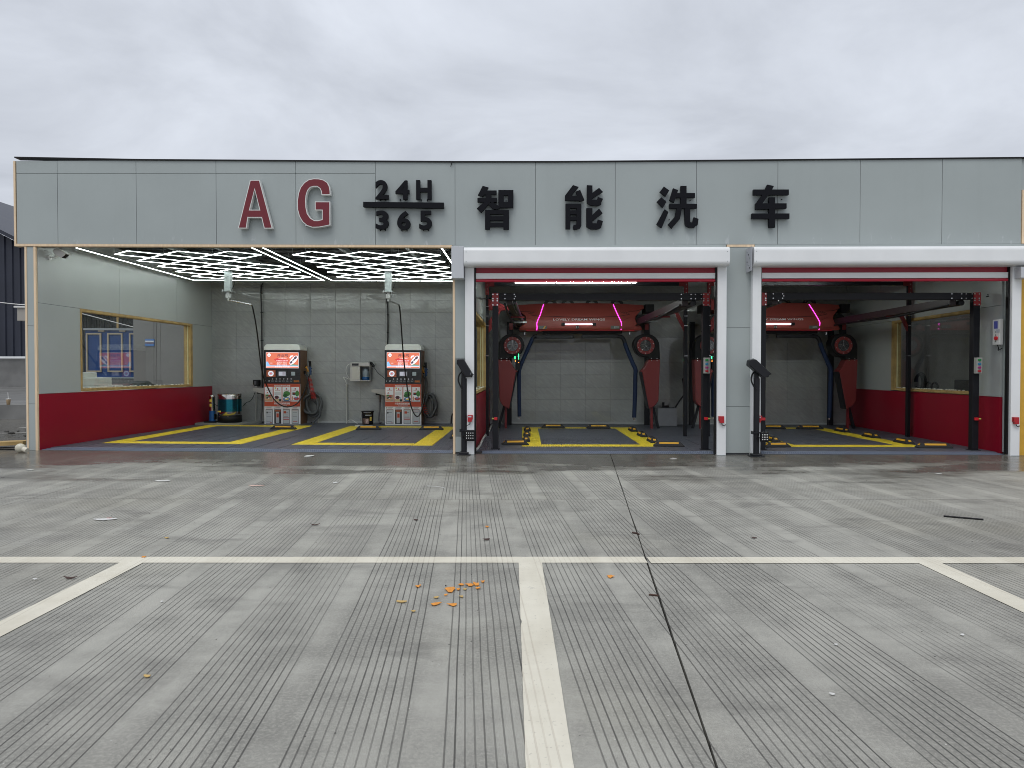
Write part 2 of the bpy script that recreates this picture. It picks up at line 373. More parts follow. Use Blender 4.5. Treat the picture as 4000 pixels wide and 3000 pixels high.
def wmesh(name, vs, fs, m, parent=None):         # mesh given in world coordinates
    root = parent.location if parent else Vector((0, 0, 0))
    me = bpy.data.meshes.new(name); me.from_pydata([Vector(v) - root for v in vs], [], fs); me.materials.append(m)
    o = bpy.data.objects.new(name, me); COL.objects.link(o); o.parent = parent; return o
def rise(x, y): return .006 * max(0, -x) * min(1, max(0, (y - 6) / 6.0))
S = 700
ground = struct(wmesh('ground', [(-S, -S, -.035), (S, -S, -.035), (S, S, -.035), (-S, S, -.035)], [(0, 1, 2, 3)], DIRT))
gnd2 = struct(wmesh('far_ground', [(-S, -S, -.02), (-34, -S, -.02), (-34, S, -.02), (-S, S, -.02), (34, -S, -.02), (S, -S, -.02), (S, S, -.02), (34, S, -.02), (-34, -S, -.02), (34, -S, -.02), (34, -16, -.02), (-34, -16, -.02), (-34, 46, -.02), (34, 46, -.02), (34, S, -.02), (-34, S, -.02)],
                    [(0, 1, 2, 3), (4, 5, 6, 7), (8, 9, 10, 11), (12, 13, 14, 15)], CONC2))
yard = thing('concrete_yard', 'wide grey concrete forecourt of grooved slabs in front of the car wash', 'forecourt', 0, 0, 0)
del yard['category']; del yard['label']; yard['kind'] = 'structure'; yard.location = (0, 0, 0)
JX = [lambda y: -34, lambda y: -5.64 + .012 * (y - 7.7), lambda y: .947 + .0985 * (y - 4.39), lambda y: 7.5 + .03 * (y - 8), lambda y: 34]
JG = [0, .004, .0048, .003, 0]
JY = [-16, 2.0 - 4, 8.27, 13.35, 46]
for r_ in range(4):
    y0, y1 = JY[r_] + .004, JY[r_ + 1] - .004; ny = 14
    for c_ in range(4):
        fa, fb = JX[c_], JX[c_ + 1]; vs = []; fs = []
        for i in range(ny + 1):
            y = y0 + (y1 - y0) * i / ny; xa, xb = fa(y) + JG[c_], fb(y) - JG[c_ + 1]
            if c_ in (1, 2) and 0 < i < ny:
                if c_ == 2: xa += random.uniform(-.003, .004)
                else: xb += random.uniform(-.004, .002)
            for k in range(5):
                x = xa + (xb - xa) * k / 4; vs.append((x, y, rise(x, y)))
        for i in range(ny):
            for k in range(4): a = i * 5 + k; fs.append((a, a + 1, a + 6, a + 5))
        n0 = len(vs); vs += [(v[0], v[1], v[2] - .032) for v in vs]
        rim = [k for k in range(5)] + [i * 5 + 4 for i in range(1, ny + 1)] + [ny * 5 + k for k in (3, 2, 1, 0)] + [i * 5 for i in range(ny - 1, 0, -1)]
        for i in range(len(rim)): a, b = rim[i], rim[(i + 1) % len(rim)]; fs.append((a, a + n0, b + n0, b))
        wmesh('slab', vs, fs, CONC, yard)
def gz(x, y): return rise(x, y)
# painted parking lines (thin sheets with slightly ragged edges)
def pline(x0, y0, x1, y1, wd, z=.004):
    L_ = math.hypot(x1 - x0, y1 - y0); n = max(2, int(L_ / .05)); dx, dy = (x1 - x0) / L_, (y1 - y0) / L_; vs = []; fs = []
    for i in range(n + 1):
        t = i / n * L_
        for s_ in (-1, 1):
            k = s_ * (wd / 2 + random.uniform(-.0008, .0008) - (random.random() < .006) * .008)
            x, y = x0 + dx * t - dy * k, y0 + dy * t + dx * k; vs.append((x, y, z + gz(x, y)))
    for i in range(n): fs.append((2 * i, 2 * i + 2, 2 * i + 3, 2 * i + 1))
    return vs, fs
def line_obj(name, vs, fs, label): return struct(wmesh(name, vs, fs, PAINT), label=label)
v1, f1 = pline(-30, 5.61, .955 + .0985 * 1.2 - .012, 5.61, .178); v2, f2 = pline(.955 + .0985 * 1.2 + .012, 5.60, 30, 5.57, .178)
line_obj('painted_line', v1, f1, 'white cross line of the parking bays, left of the dark slab joint')
line_obj('painted_line', v2, f2, 'white cross line of the parking bays, right of the dark slab joint')
for xc, lab in ((-9.1, 0), (-6.05, 0), (-2.975, 'parking line running towards the lower left corner'), (.143, 'broad white parking line in the middle, nearest the camera'), (3.262, 'parking line running towards the right edge'), (6.35, 0), (9.4, 0)):
    vs, fs = pline(xc, -3, xc, 5.52, .182, .0045); o = struct(wmesh('painted_line', vs, fs, PAINT))
    if lab: o['label'] = lab

# ------------------------------------------------------------------ what stands beyond the left corner
NAVY = mat('navy_cladding', (.022, .026, .042), .45, nz=.2, nscale=1.2)
def raised():
    vs = []; fs = []
    rows = [(20.8, .51), (22.0, .55), (28.0, .88), (46, 1.2)]
    for y, z in rows:
        for x in (-34, -9.3): vs.append((x, y, z))
    for i in range(3): fs.append((2 * i, 2 * i + 1, 2 * i + 3, 2 * i + 2))
    n = len(vs); vs += [(-34, 20.8, -.02), (-9.3, 20.8, -.02), (-9.3, 46, -.02)]
    fs += [(n, n + 1, 1, 0), (n + 1, n + 2, 7, 5, 3, 1)]
    return struct(wmesh('raised_pavement', vs, fs, CONC2))
raised()
for y, z, wd in ((21.0, .51, .06), (23.6, .62, .1)):
    o = struct(wmesh('pavement_line', [(-34, y, z + .012), (-9.5, y, z + .012), (-9.5, y + wd, z + .016 + wd * .05), (-34, y + wd, z + .016 + wd * .05)], [(0, 1, 2, 3)], mat('faded_white', (.42, .41, .38), .7, nz=.4, nscale=5)))
for (a, b) in (((-16, 17.9), (-9.2, 18.0)), ((-16, 15.3), (-9.2, 16.8))):
    o = struct(wmesh('painted_line', [(a[0], a[1], .075), (b[0], b[1], .075), (b[0], b[1] + .12, .075), (a[0], a[1] + .12, .075)], [(0, 1, 2, 3)], MATS['faded_white']))
shed = thing('metal_shed', 'tall navy corrugated metal building with a sloping roof beyond the left corner', 'building', -18, 15, .8)
def corr(x0, x1, y, z0, ztop, pitch, dep, m, name, parent):
    vs = []; fs = []; n = int((x1 - x0) / pitch)
    for i in range(n):
        xa = x0 + i * pitch
        for dx, dd in ((0, 0), (.55, 0), (.65, dep), (.9, dep)):
            x = xa + dx * pitch; vs += [(x, y - dd, z0), (x, y - dd, ztop(x))]
    for i in range(len(vs) // 2 - 1): a = 2 * i; fs.append((a, a + 2, a + 3, a + 1))
    return wmesh(name, vs, fs, m, parent)
top = lambda x: 7.35 - .50 * (x + 21.0)
corr(-34, -13.6, 28.0, 2.03, lambda x: min(9.5, top(x)), .30, .05, NAVY, 'corrugated_wall', shed)
wmesh('base_wall', [(x, y, z) for x in (-34, -13.6) for y in (27.9, 28.25) for z in (.5, 2.03)], [(0, 1, 3, 2), (4, 6, 7, 5), (0, 4, 5, 1), (2, 3, 7, 6), (0, 2, 6, 4), (1, 5, 7, 3)], CONC2, shed)
wmesh('roof', [(-26, 27.6, 9.95), (-13.3, 27.6, top(-13.3) + .05), (-13.3, 40, top(-13.3) + .05), (-26, 40, 9.95), (-26, 27.6, 10.1), (-13.3, 27.6, top(-13.3) + .2), (-13.3, 40, top(-13.3) + .2), (-26, 40, 10.1)],
      [(0, 1, 5, 4), (0, 3, 2, 1), (4, 5, 6, 7), (1, 2, 6, 5), (0, 4, 7, 3), (2, 3, 7, 6)], NAVY, shed)
wmesh('side_wall', [(-13.6, 28, .5), (-13.6, 40, .5), (-13.6, 40, top(-13.6)), (-13.6, 28, top(-13.6))], [(0, 1, 2, 3)], NAVY, shed)
corr(-34, -13.7, 27.86, 2.0, lambda x: 2.08, 20, .05, WHITEM, 'ledge_trim', shed)
# dark low shed behind the blue container, seen through the window
low = thing('brick_shed', 'low dark shed with ribbed walls and a scrap timber roof seen through the left window', 'shed', -13, 15.5, .8)
corr(-17, -9.8, 27.4, .6, lambda x: 3.62, .10, .03, mat('dark_rib', (.03, .032, .034), .6, nz=.4, nscale=3), 'ribbed_wall', low)
mb = MB()
for i in range(7):
    z = 3.68 + .055 * i; mb.tube([(-17, 14.2 - i * .12, z + random.uniform(-.05, .05)), (-10, 14.3 - i * .1, z + random.uniform(-.06, .12))], .018, 5, 1)
mb.build('roof_batten', WOODR, low)['kind'] = 'stuff'
MB().cyl((-15.2, 13.9, .8), (-15.2, 13.9, 4.3), .04, 8).build('timber_post', WOODR, low)
wmesh('roof', [(-17, 27, 3.66), (-9.8, 27, 3.63), (-9.8, 33, 4.05), (-17, 33, 4.05)], [(0, 1, 2, 3)], mat('roof_sheet', (.12, .11, .10), .7), low)
f = MB().box(-12.16, -11.2, 14.50, 14.54, 2.66, 3.46).build('window', WHITEP, low)
MB().box(-12.0, -11.66, 14.48, 14.495, 2.76, 3.38).box(-11.6, -11.26, 14.48, 14.495, 2.76, 3.38).build('pane', mat('dark_glass', (.01, .012, .014), .1), f)
# blue container truck body
BLUE = mat('container_blue', (.012, .055, .20), .4, nz=.1, nscale=2)
GOLD = mat('beige_trim', (.42, .36, .27), .5)
ct = thing('container', 'blue container body with beige edged door panels on a dark frame behind the left window', 'container', -13.2, 11.2, .8)
cl, cz0 = pw(335, 1472, 11.0); _, cz1 = pw(335, 1290, 11.0)
MB().box(cl, cl + 3.2, 11.0, 13.2, cz0, cz1).build('body', BLUE, ct)
MB().box(cl - .03, cl + 3.25, 10.94, 11.0, cz1, cz1 + .07).build('top_rail', mat('pale_rail', (.3, .32, .34), .4), ct)
MB().box(cl - .03, cl + 3.25, 10.95, 10.998, cz0 - .05, cz0).build('bottom_rail', GALV, ct)
for a, b in ((338, 396), (421, 479), (506, 570)):
    ua, za = pw(a, 1453, 10.98); ub, zb = pw(b, 1301, 10.98); t = .05
    MB().box(ua, ub, 10.96, 10.999, za, za + t).box(ua, ub, 10.96, 10.999, zb - t, zb).box(ua, ua + t, 10.955, 10.998, za + t, zb - t).box(ub - t, ub, 10.955, 10.998, za + t, zb - t).build('door_trim', GOLD, ct)
    MB().box(ub - .1, ub + .1, 10.95, 10.998, zb + .05, zb + .12).build('hinge_plate', GOLD, ct)
mb = MB().box(cl + .1, cl + 3.1, 11.3, 13, cz0 - .2, cz0 - .05)
for i in range(6): mb.box(cl + .5 + i * .5, cl + .6 + i * .5, 11.15, 11.3, cz0 - .22, cz0 - .05)
mb.build('chassis', BLACKM, ct)
for uu in (.6, 2.4):
    MB().cyl((cl + uu, 11.3, cz0 - .32), (cl + uu, 11.6, cz0 - .32), .33, 20).build('wheel', RUBBER, ct)
MB().box(cl - .4, cl + 3.4, 10.3, 10.6, .5, 1.15).build('low_wall', CONC2, None)
o = bpy.data.objects['low_wall']; single(o, 'low concrete wall in front of the blue container behind the window', 'wall')
# grey partition beyond the window, with a small picture on it
pt = thing('partition', 'grey sandwich panel partition filling the right of the left window view', 'partition', -9.6, 6.7, 0)
pu0, _ = pw(521, 1400, 6.6)
jx = [pu0, pw(612, 1400, 6.6)[0], pw(628, 1400, 6.6)[0], -8.75]
for a, b in zip(jx, jx[1:]): MB().box(a + .004, b - .004, 6.6, 6.68, 0, 3.3).build('panel', mat('taupe_panel', (.235, .232, .225), .5, nz=.06, nscale=2), pt)
MB().box(pu0, -8.75, 6.685, 6.74, 0, 3.3).build('backing', DARKGAP, pt)
ua, za = pw(566, 1352, 6.58); ub, zb = pw(602, 1324, 6.58)
ps = thing('poster', 'small blue landscape poster stuck on the grey partition behind the left window', 'poster', (ua + ub) / 2, 6.58, za)
MB().box(ua, ub, 6.585, 6.598, za, zb).build('sheet', mat('poster_blue', (.10, .25, .60), .5), ps)
MB().box(ua + .01, ub - .01, 6.582, 6.584, za + .11, za + .15).build('snow_band', mat('poster_white', (.75, .8, .85), .5), ps)
MB().box(ua + .01, ub - .01, 6.581, 6.583, za + .07, za + .105).build('mountain_band', mat('poster_brown', (.20, .12, .14), .5), ps)
# white cable across, foam slabs and a covered bundle behind the left window
single(MB().tube([(-16, 12, 3.6), (-14.2, 11, 3.22), (-12.6, 10.6, 2.85), (-11, 10.2, 2.5)], .013, 6, 5).build('cable', WHITEP), 'white cable sagging above the blue container behind the window', 'cable')
FOAM = mat('foam', (.88, .90, .86), .8, nz=.08, nscale=6)
def slabs():
    for k, (a, b, z0, z1, lab) in enumerate(((1.15, 3.45, .9, 1.13, 'lowest and longest white foam board stacked behind the left window'), (1.2, 3.05, 1.135, 1.30, 'middle white foam board of the stack behind the left window'), (1.2, 2.55, 1.305, 1.42, 'top shortest white foam board of the stack behind the left window'))):
        single(MB().box(-9.36, -9.05 - .03 * k, a, b, z0, z1, .015).build('foam_board', FOAM), lab, 'foam board', 'foam boards behind the window')
    single(MB().box(-9.36, -8.95, 1.15, 5.2, 0, .895).build('crate_bench', WOODR), 'rough timber bench carrying the foam boards outside the left window', 'bench')
    mb = MB().blob((-9.2, 4.5, 1.0), .34, (.9, 1.2, .62), .13, 3); single(mb.build('tarpaulin', mat('tarp', (.03, .04, .035), .35, bump=.5, bscale=14)), 'crumpled dark green tarpaulin behind the left window sill', 'tarpaulin')
    mb = MB().blob((-9.25, 3.95, .98), .26, (.8, 1.1, .4), .16, 3); single(mb.build('plastic_film', mat('film', (.42, .43, .42), .25, bump=.5, bscale=18)), 'crumpled clear plastic film beside the dark tarpaulin behind the window', 'plastic film')
slabs()
# box lamp, cable and notice beyond the left corner
bu, bz = pw(67, 1253, 7); bu2, bz2 = pw(118, 1200, 7)
bx = thing('junction_box', 'beige box with a white top rail beside the left pillar', 'box', bu, 7, bz)
MB().box(bu, bu2, 7.0, 7.35, bz, bz2 - .02, .01).build('housing', mat('beige', (.36, .34, .31), .5), bx)
MB().box(bu - .06, bu2, 6.95, 7.4, bz2 - .015, bz2 + .03).build('lid', WHITEP, bx)
MB().cyl(((bu + bu2) / 2 + .1, 7.2, 0), ((bu + bu2) / 2 + .1, 7.2, bz - .001), .04, 8).build('post', GALV, bx)
c0 = pw(-60, 1174, 7.1); c1 = pw(60, 1188, 7.1); c2 = pw(100, 1192, 7.1)
single(MB().tube([(c0[0] - .6, 7.1, c0[1] + .1), (c0[0], 7.1, c0[1]), (c1[0], 7.1, c1[1]), (c2[0], 7.1, c2[1] + .02)], .012, 6, 4).build('cable', WHITEP), 'thin white cable running to the beige box beside the left pillar', 'cable')
su, sz = pw(66, 1376, 15.0); su2, sz2 = pw(66, 1316, 15.0); sw = .95
sg = thing('notice_sign', 'blue notice board with white border and lettering on the navy building', 'sign', su + sw / 2, 15, sz)
MB().box(su, su + sw, 15.0, 15.03, sz, sz2).build('board', mat('sign_blue', (.02, .035, .16), .5), sg)
t = .02; MB().box(su, su + sw, 14.99, 15.0, sz, sz + t).box(su, su + sw, 14.99, 15.0, sz2 - t, sz2).box(su, su + t, 14.988, 14.999, sz + t, sz2 - t).box(su + sw - t, su + sw, 14.988, 14.999, sz + t, sz2 - t).build('border', WHITEP, sg)
h = sz2 - sz
MB().text('s1', su + .24, su + .72, sz + h * .66, sz + h * .88, 14.99).text('s2', su + .27, su + .68, sz + h * .40, sz + h * .53, 14.99).text('s3', su + .14, su + .74, sz + h * .18, sz + h * .32, 14.99).build('lettering', WHITEP, sg)
# odds and ends outside the left pillar
cu, cw = -13.55, 8.0
cup = thing('paper_cup', 'plastic drink cup with a white straw on the raised kerb left of the pillar', 'cup', *pg(33, 1581, .52))
u0, w0 = pg(33, 1579, .53)
MB().lathe((u0, w0, .515 ), [(.0, 0), (.04, 0), (.055, .15)], 14).build('cup_body', mat('tea', (.5, .36, .22), .3), cup)
MB().lathe((u0, w0, .665), [(.062, 0), (.062, .012), (0, .015)], 14).build('lid', WHITEP, cup)
MB().cyl((u0, w0, .68), (u0 - .01, w0, .85), .008, 6).build('straw', WHITEP, cup)
u0, w0 = pg(80, 1760, .04)
jr = thing('plastic_jar', 'round translucent plastic jar lying at the foot of the left pillar', 'jar', u0, w0)
MB().blob((u0, w0, .085), .085, (1.05, .9, .95), .02, 3).build('body', mat('jar', (.55, .52, .42), .3), jr)
MB().cyl((u0 + .07, w0 - .02, .07), (u0 + .15, w0 - .04, .045), .045, 14).build('neck', mat('jar2', (.62, .58, .48), .4), jr)
a = pg(-70, 1747, .05); b = pg(104, 1738, .05)
single(MB().plan([(a[0], a[1]), (b[0], b[1] - .1), (b[0], b[1] + .25), (a[0], a[1] + .3)], .06, .13).build('timber_plank', WOODR), 'brown timber plank lying on the ground left of the pillar', 'plank')
mb = MB()
for i in range(60):
    u, w = random.uniform(-12.5, -9.0), random.uniform(.15, 6.5); r = random.uniform(.015, .07)
    mb.blob((u, w, r * .4 + .03), r, (1.4, 1, .5), .3, 1)
mb.build('rubble', mat('rubble', (.05, .048, .045), .9))['kind'] = 'stuff'
struct(wmesh('dark_strip', [(-20, 13.1, .078), (-8.95, 13.0, .075), (-8.95, 13.35, .075), (-20, 13.5, .078)], [(0, 1, 2, 3)], mat('mud', (.04, .038, .035), .5, nz=.4, nscale=6)))
# ------------------------------------------------------------------ the car wash building
bl = thing('car_wash_building', 'long low grey panelled car wash building with three open bays and a tall sign fascia', 'building', 0, 0, 0)
UL, URF = pw(63, 900, 0)[0], pw(4080, 900, 0)[0]
def roofz(px): 
    pts = [(63, 629), (550, 627), (1780, 635), (2170, 635), (2800, 630), (4100, 618)]
    for (a, b), (c, d) in zip(pts, pts[1:]):
        if a <= px <= c: return pw(px, b + (d - b) * (px - a) / (c - a), 0)[1]
    return pw(px, 618, 0)[1]
joints = [65, 225, 532.5, 844.5, 1155.5, 1466.5, 1777.5, 2091, 2403, 2720.5, 3038, 3360, 3680, 3990]
ZB = pw(1770, 957, 0)[1]          # lower edge of the fascia panels
def fascia_mat():
    m = PANEL.copy(); m.name = 'fascia_panel'; nt = m.node_tree; X = NX(nt); L = nt.links.new; p = nt.nodes['Principled BSDF']
    src = p.inputs['Base Color'].links[0].from_socket; g = nt.nodes.new('ShaderNodeNewGeometry').outputs['Position']
    sp = nt.nodes.new('ShaderNodeSeparateXYZ'); L(g, sp.inputs[0])
    sc = X.noise(X.scaled(g, (5, 1, 1.2)), 2.2, 5, .7, .8)
    low = X.rng(sp.outputs[2], 3.80, 4.02, 1, 0)
    scuff = X('MULTIPLY', X.rng(sc, .60, .66, 0, 1), low)
    col = X.mix(X('MULTIPLY', scuff, .42), src, (.62, .64, .66))
    st = X.noise(X.scaled(g, (7, 1, .35)), 1.0, 4, .6); col = X.mix(X.rng(st, .5, .75, 0, .05), col, (.22, .23, .22))
    oi = nt.nodes.new('ShaderNodeObjectInfo').outputs['Random']; col = X.mix(X('MULTIPLY', oi, .10), col, (.30, .335, .34))
    L(col, p.inputs['Base Color']); return m
FPANEL = fascia_mat()
fas = group_part('fascia', bl)
for i, (a, b) in enumerate(zip(joints, joints[1:])):
    ua, ub = pw(a, 800, 0)[0] + .0035, pw(b, 800, 0)[0] - .0035; za, zb = roofz(a), roofz(b)
    if i < 5:
        zj = pw((a + b) / 2, 678, 0)[1]
        MB().prism([(ua, zj + .0035), (ub, zj + .0035), (ub, zb), (ua, za)], 0, .04).build('panel', FPANEL, fas)
        MB().prism([(ua, ZB), (ub, ZB), (ub, zj - .003), (ua, zj - .003)], 0.001 * (i % 2), .04).build('panel', FPANEL, fas)
    else:
        MB().prism([(ua, ZB), (ub, ZB), (ub, zb), (ua, za)], 0.0015 * (i % 2), .04).build('panel', FPANEL, fas)
uR = pw(3990, 800, 0)[0]
MB().box(uR + .003, URF + 1.5, 0.03, .05, ZB, roofz(4000)).build('panel', PANEL, fas)
MB().box(uR + .01, uR + .12, -.01, .029, ZB, pw(3995, 742, 0)[1]).build('wood_trim', WOOD, fas)
MB().box(UL + .01, URF + 1.5, .05, .12, ZB + .005, 5.22).build('backing', DARKGAP, fas)
pts = [(px, roofz(px)) for px in (60, 550, 1780, 2170, 2800, 4100)]
mb = MB()
for (a, za), (b, zb) in zip(pts, pts[1:]):
    ua, ub = pw(a, 700, 0)[0], pw(b, 700, 0)[0]; mb.prism([(ua, za + .001), (ub, zb + .001), (ub, zb + .022), (ua, za + .022)], -.025, .14)
mb.build('roof_edge', BLACKP, bl)
MB().box(UL - .035, UL, -.005, .13, ZB - .045, roofz(63)).build('wood_trim', WOOD, bl)
c1 = pw(1766, 960, 0)[0]
MB().box(UL, c1, -.006, .10, ZB - .045, ZB - .003).build('wood_trim', WOOD, bl)
c3a, c3b = pw(2850, 960, 0)[0], pw(2936, 960, 0)[0]
MB().box(c3a - .05, c3b + .05, -.004, .10, ZB - .045, ZB - .003).build('wood_trim', WOOD, bl)
MB().box(c1 + .005, c3a - .06, .0, .10, ZB - .045, ZB - .003).box(c3b + .06, URF + 1.5, .0, .10, ZB - .045, ZB - .003).build('lintel_strip', PANEL, bl)
MB().tube([(pw(1765, 632, 0)[0], -.03, 5.25), (pw(1764, 638, 0)[0], -.04, 5.2), (pw(1761, 646, 0)[0], -.03, 5.16)], .008, 6).build('cable_tail', BLACKP, bl)
# corner pillar on the left
pa, pb_ = pw(100, 1350, 0)[0], pw(143, 1350, 0)[0]; t = .036
pil = group_part('pillar', bl); ZT = ZB - .05
zj1, zj2 = pw(120, 1271, 0)[1], pw(120, 1577, 0)[1]
for a, b in ((0, zj2), (zj2, zj1), (zj1, ZT)): MB().box(pa + t, pb_ - t * 1.15, .01, .1, a + .002, b - .002).build('panel', PANEL, pil)
MB().box(pa, pa + t - .001, 0, .16, 0, ZT).build('wood_trim', WOOD, pil)
MB().box(pb_ - t * 1.1, pb_, 0, .045, 0, ZT).build('wood_trim', WOOD, pil)
# column between the first and second bay, and between the second and third
def column(ua, ub, wood, joints_):
    c = group_part('column', bl); a = ua
    if wood: MB().box(ua, ua + .042, -.004, .2, 0, ZT).build('wood_trim', WOOD, c); a = ua + .044
    zs = [0.03] + joints_ + [ZT]
    for z0, z1 in zip(zs, zs[1:]): MB().box(a, ub, .0, .25, z0 + .003, z1 - .003).build('panel', PANEL, c)
    MB().box(a + .01, ub - .01, .01, .24, 0, ZT).build('core', DARKGAP, c)
K1a, K1b = pw(1769, 1400, 0)[0], pw(1840, 1400, 0)[0]; K3a, K3b = pw(2815, 1400, 0)[0], pw(2960, 1400, 0)[0]
column(K1a, K1b, True, [pw(1790, 1400, 0)[1], pw(1790, 1705, 0)[1]])
column(K3a, K3b, False, [pw(2880, 1588, 0)[1], pw(2880, 1280, 0)[1]])
KRa, KRb = pw(3955, 1400, 0)[0], pw(3985, 1400, 0)[0]
column(KRa, KRb, False, [])
MB().box(KRb + .02, KRb + 4, .02, .2, 0, 3.2).build('yellow_wall', mat('yellow_paint', (.62, .36, .04), .5, nz=.08), bl)
MB().box(KRb + .02, KRb + 4, .01, .24, 3.2, ZT).build('panel', PANEL, bl)
# outer shell, roof and ceiling
WB = 7.05                                   # depth of the back wall face
ULF = pw(146, 1500, 0)[0]; ULB = pw(829, 1500, WB)[0]
URFw, URB = pw(3932, 1500, 0.1)[0], pw(3306, 1500, WB)[0]
MB().box(UL, URB + .3, .13, 8.0, 4.55, 4.7).build('roof_deck', mat('roof_sheet2', (.2, .2, .2), .6), bl)
MB().box(UL - .03, UL + .04, .14, 8, 3.75, 5.2).build('parapet', PANEL, bl)
MB().box(URF + 1.43, URF + 1.5, .14, 8, 0, 5.2).build('parapet', PANEL, bl)
MB().box(UL, URF + 1.5, 7.93, 8, 0, 5.2).build('rear_wall', PANEL, bl)
DECK = mat('deck_metal', (.008, .009, .009), .5, .2, spec=.2)
DECK2 = mat('deck_grey', (.16, .165, .165), .5)  # paler copy of the deck colour, standing in for lamp light missing up here
def deck(u0, u1, w0, w1, z, m=None):
    mb = MB(); n = int((w1 - w0) / .18)
    for i in range(n):
        a = w0 + i * .18; mb.box(u0, u1, a, a + .10, z, z + .05); mb.box(u0, u1, a + .1, a + .18, z + .045, z + .055)
    return mb.build('ceiling_deck', m or DECK, bl)
deck(ULF - .2, K1b, .13, WB, 4.12)
deck(K1b + .01, URB + .6, .13, WB, 4.02, DECK2)
MB().box(ULF - .2, URB + .6, .14, .2, ZB - .04, 4.5).build('lintel', mat('dark_lintel', (.06, .065, .065), .5), bl)
for u in (-7.2, -6.2, -3.6, -2.2): MB().box(u - .04, u + .04, .25, WB - .05, 4.02, 4.115).build('purlin', GALV, bl)
# side walls --------------------------------------------------------
def side_wall(uf, ub, w0, w1, win, zj, zt, vj, thick, nm, redtop):
    """panels on the plane from (uf, w0) to (ub, w1); thick < 0 puts the thickness on the left"""
    g = group_part(nm, bl); U = lambda w: uf + (ub - uf) * (w - w0) / (w1 - w0)
    def pan(a, b, z0, z1, m, off=0.0, name='panel'):
        return MB().plan([(U(a) + off, a), (U(b) + off, b), (U(b) + thick, b), (U(a) + thick, a)], z0, z1).build(name, m, g)
    wa, wb, za, zb = win; e = .003
    pan(w0, w1, 0.0, redtop - e, REDW)
    cuts = [w0] + vj + [w1]
    for a, b in zip(cuts, cuts[1:]): pan(a + e, b - e, max(zj, zb) + e, zt, PANEL2)
    pan(w0, wa, redtop + e, max(zj, zb) - e, PANEL2); pan(wb, w1, redtop + e, max(zj, zb) - e, PANEL2)
    if za > redtop + .02: pan(wa, wb, redtop + e, za, PANEL2, 0, 'panel')
    # window with a rough timber lining
    wd = group_part('window', bl); t = .055; s = 1 if thick < 0 else -1
    def bar(a, b, z0, z1, o=.006, th=thick):
        return MB().plan([(U(a) + s * o, a), (U(b) + s * o, b), (U(b) + th * 1.02, b), (U(a) + th * 1.02, a)], z0, z1).build('frame', WOODR, wd)
    bar(wa, wb, zb - t, zb); bar(wa, wb, za, za + t); bar(wa, wa + t, za + t, zb - t); bar(wb - t * 2.2, wb, za + t, zb - t)
    MB().plan([(U(wa) + thick * .55, wa + t), (U(wb) + thick * .55, wb - t), (U(wb) + thick * .6, wb - t), (U(wa) + thick * .6, wa + t)], za + t, zb - t).build('pane', GLASS, wd)
    mb = MB()
    for i in range(26):
        z = za + t + (zb - za - 2 * t) * (i + .5) / 26; mb.box(U(wb) + thick * .42 - .008, U(wb) + thick * .42 + .012, wb - t * 2.2 - .012 - random.uniform(0, .01), wb - t * 2.2, z - .04, z + .04)
    mb.build('foam_seal', mat('foam_seal', (.70, .68, .40), .7), wd)
    mb = MB()
    for i in range(40):
        w = wa + (wb - wa) * random.random(); mb.blob((U(w) + thick * .3, w, za + t + .008), .022, (1, 1.6, .7), .3, 1)
    mb.build('foam_bead', mat('foam_bead', (.72, .70, .58), .7), wd)['kind'] = 'stuff'
    return U
wLa, wLb = pu(312, ULF), pu(755, ULB)
side_wall(ULF, ULB, .047, WB, (wLa, wLb, 1.045, 2.70), 2.68, 4.12, [2.6, 5.1], -.16, 'left_wall', 1.03)
wRa, wRb = pu(3812, URFw + .1), pu(3498, (URFw + URB) / 2 + .13)
side_wall(URFw, URB, .26, WB, (wRa, wRb, 1.05, 2.70), 2.68, 4.02, [2.6, 5.1], .16, 'right_wall', 1.03)
UP = pw(1852, 1500, .26)[0]
side_wall(UP - .02, UP - .03, .26, WB, (.75, 5.0, 1.05, 2.66), 2.68, 4.02, [2.6, 5.1], -.2, 'middle_wall', 1.03)
MB().box(UL + .02, ULF - .165, .17, 1.15, 0, 4.5).build('outer_wall', PANEL, bl)
# room behind the right window
rm = group_part('back_room', bl)
for i in range(4):
    a = .3 + i * 1.7; MB().box(URB + 1.3, URB + 1.36, a + .004, a + 1.696, 0, 3.0).build('panel', mat('room_panel', (.26, .26, .255), .5, nz=.06), rm)
MB().box(URFw + .3, URB + 1.3, .26, .32, 0, 3).box(URB + .16, URB + 1.3, WB - .1, WB, 0, 3).build('end_wall', MATS['room_panel'], rm)
MB().plan([(URFw + .17, 1.2), (URFw + .9, 1.2), (URB + .9, 5.8), (URB + .17, 5.8)], .98, 1.03).build('counter', WOODR, rm)
MB().box(URB + 1.08, URB + 1.3, 3.35, 3.5, 0, 2.97).build('post', MATS['room_panel'], rm)
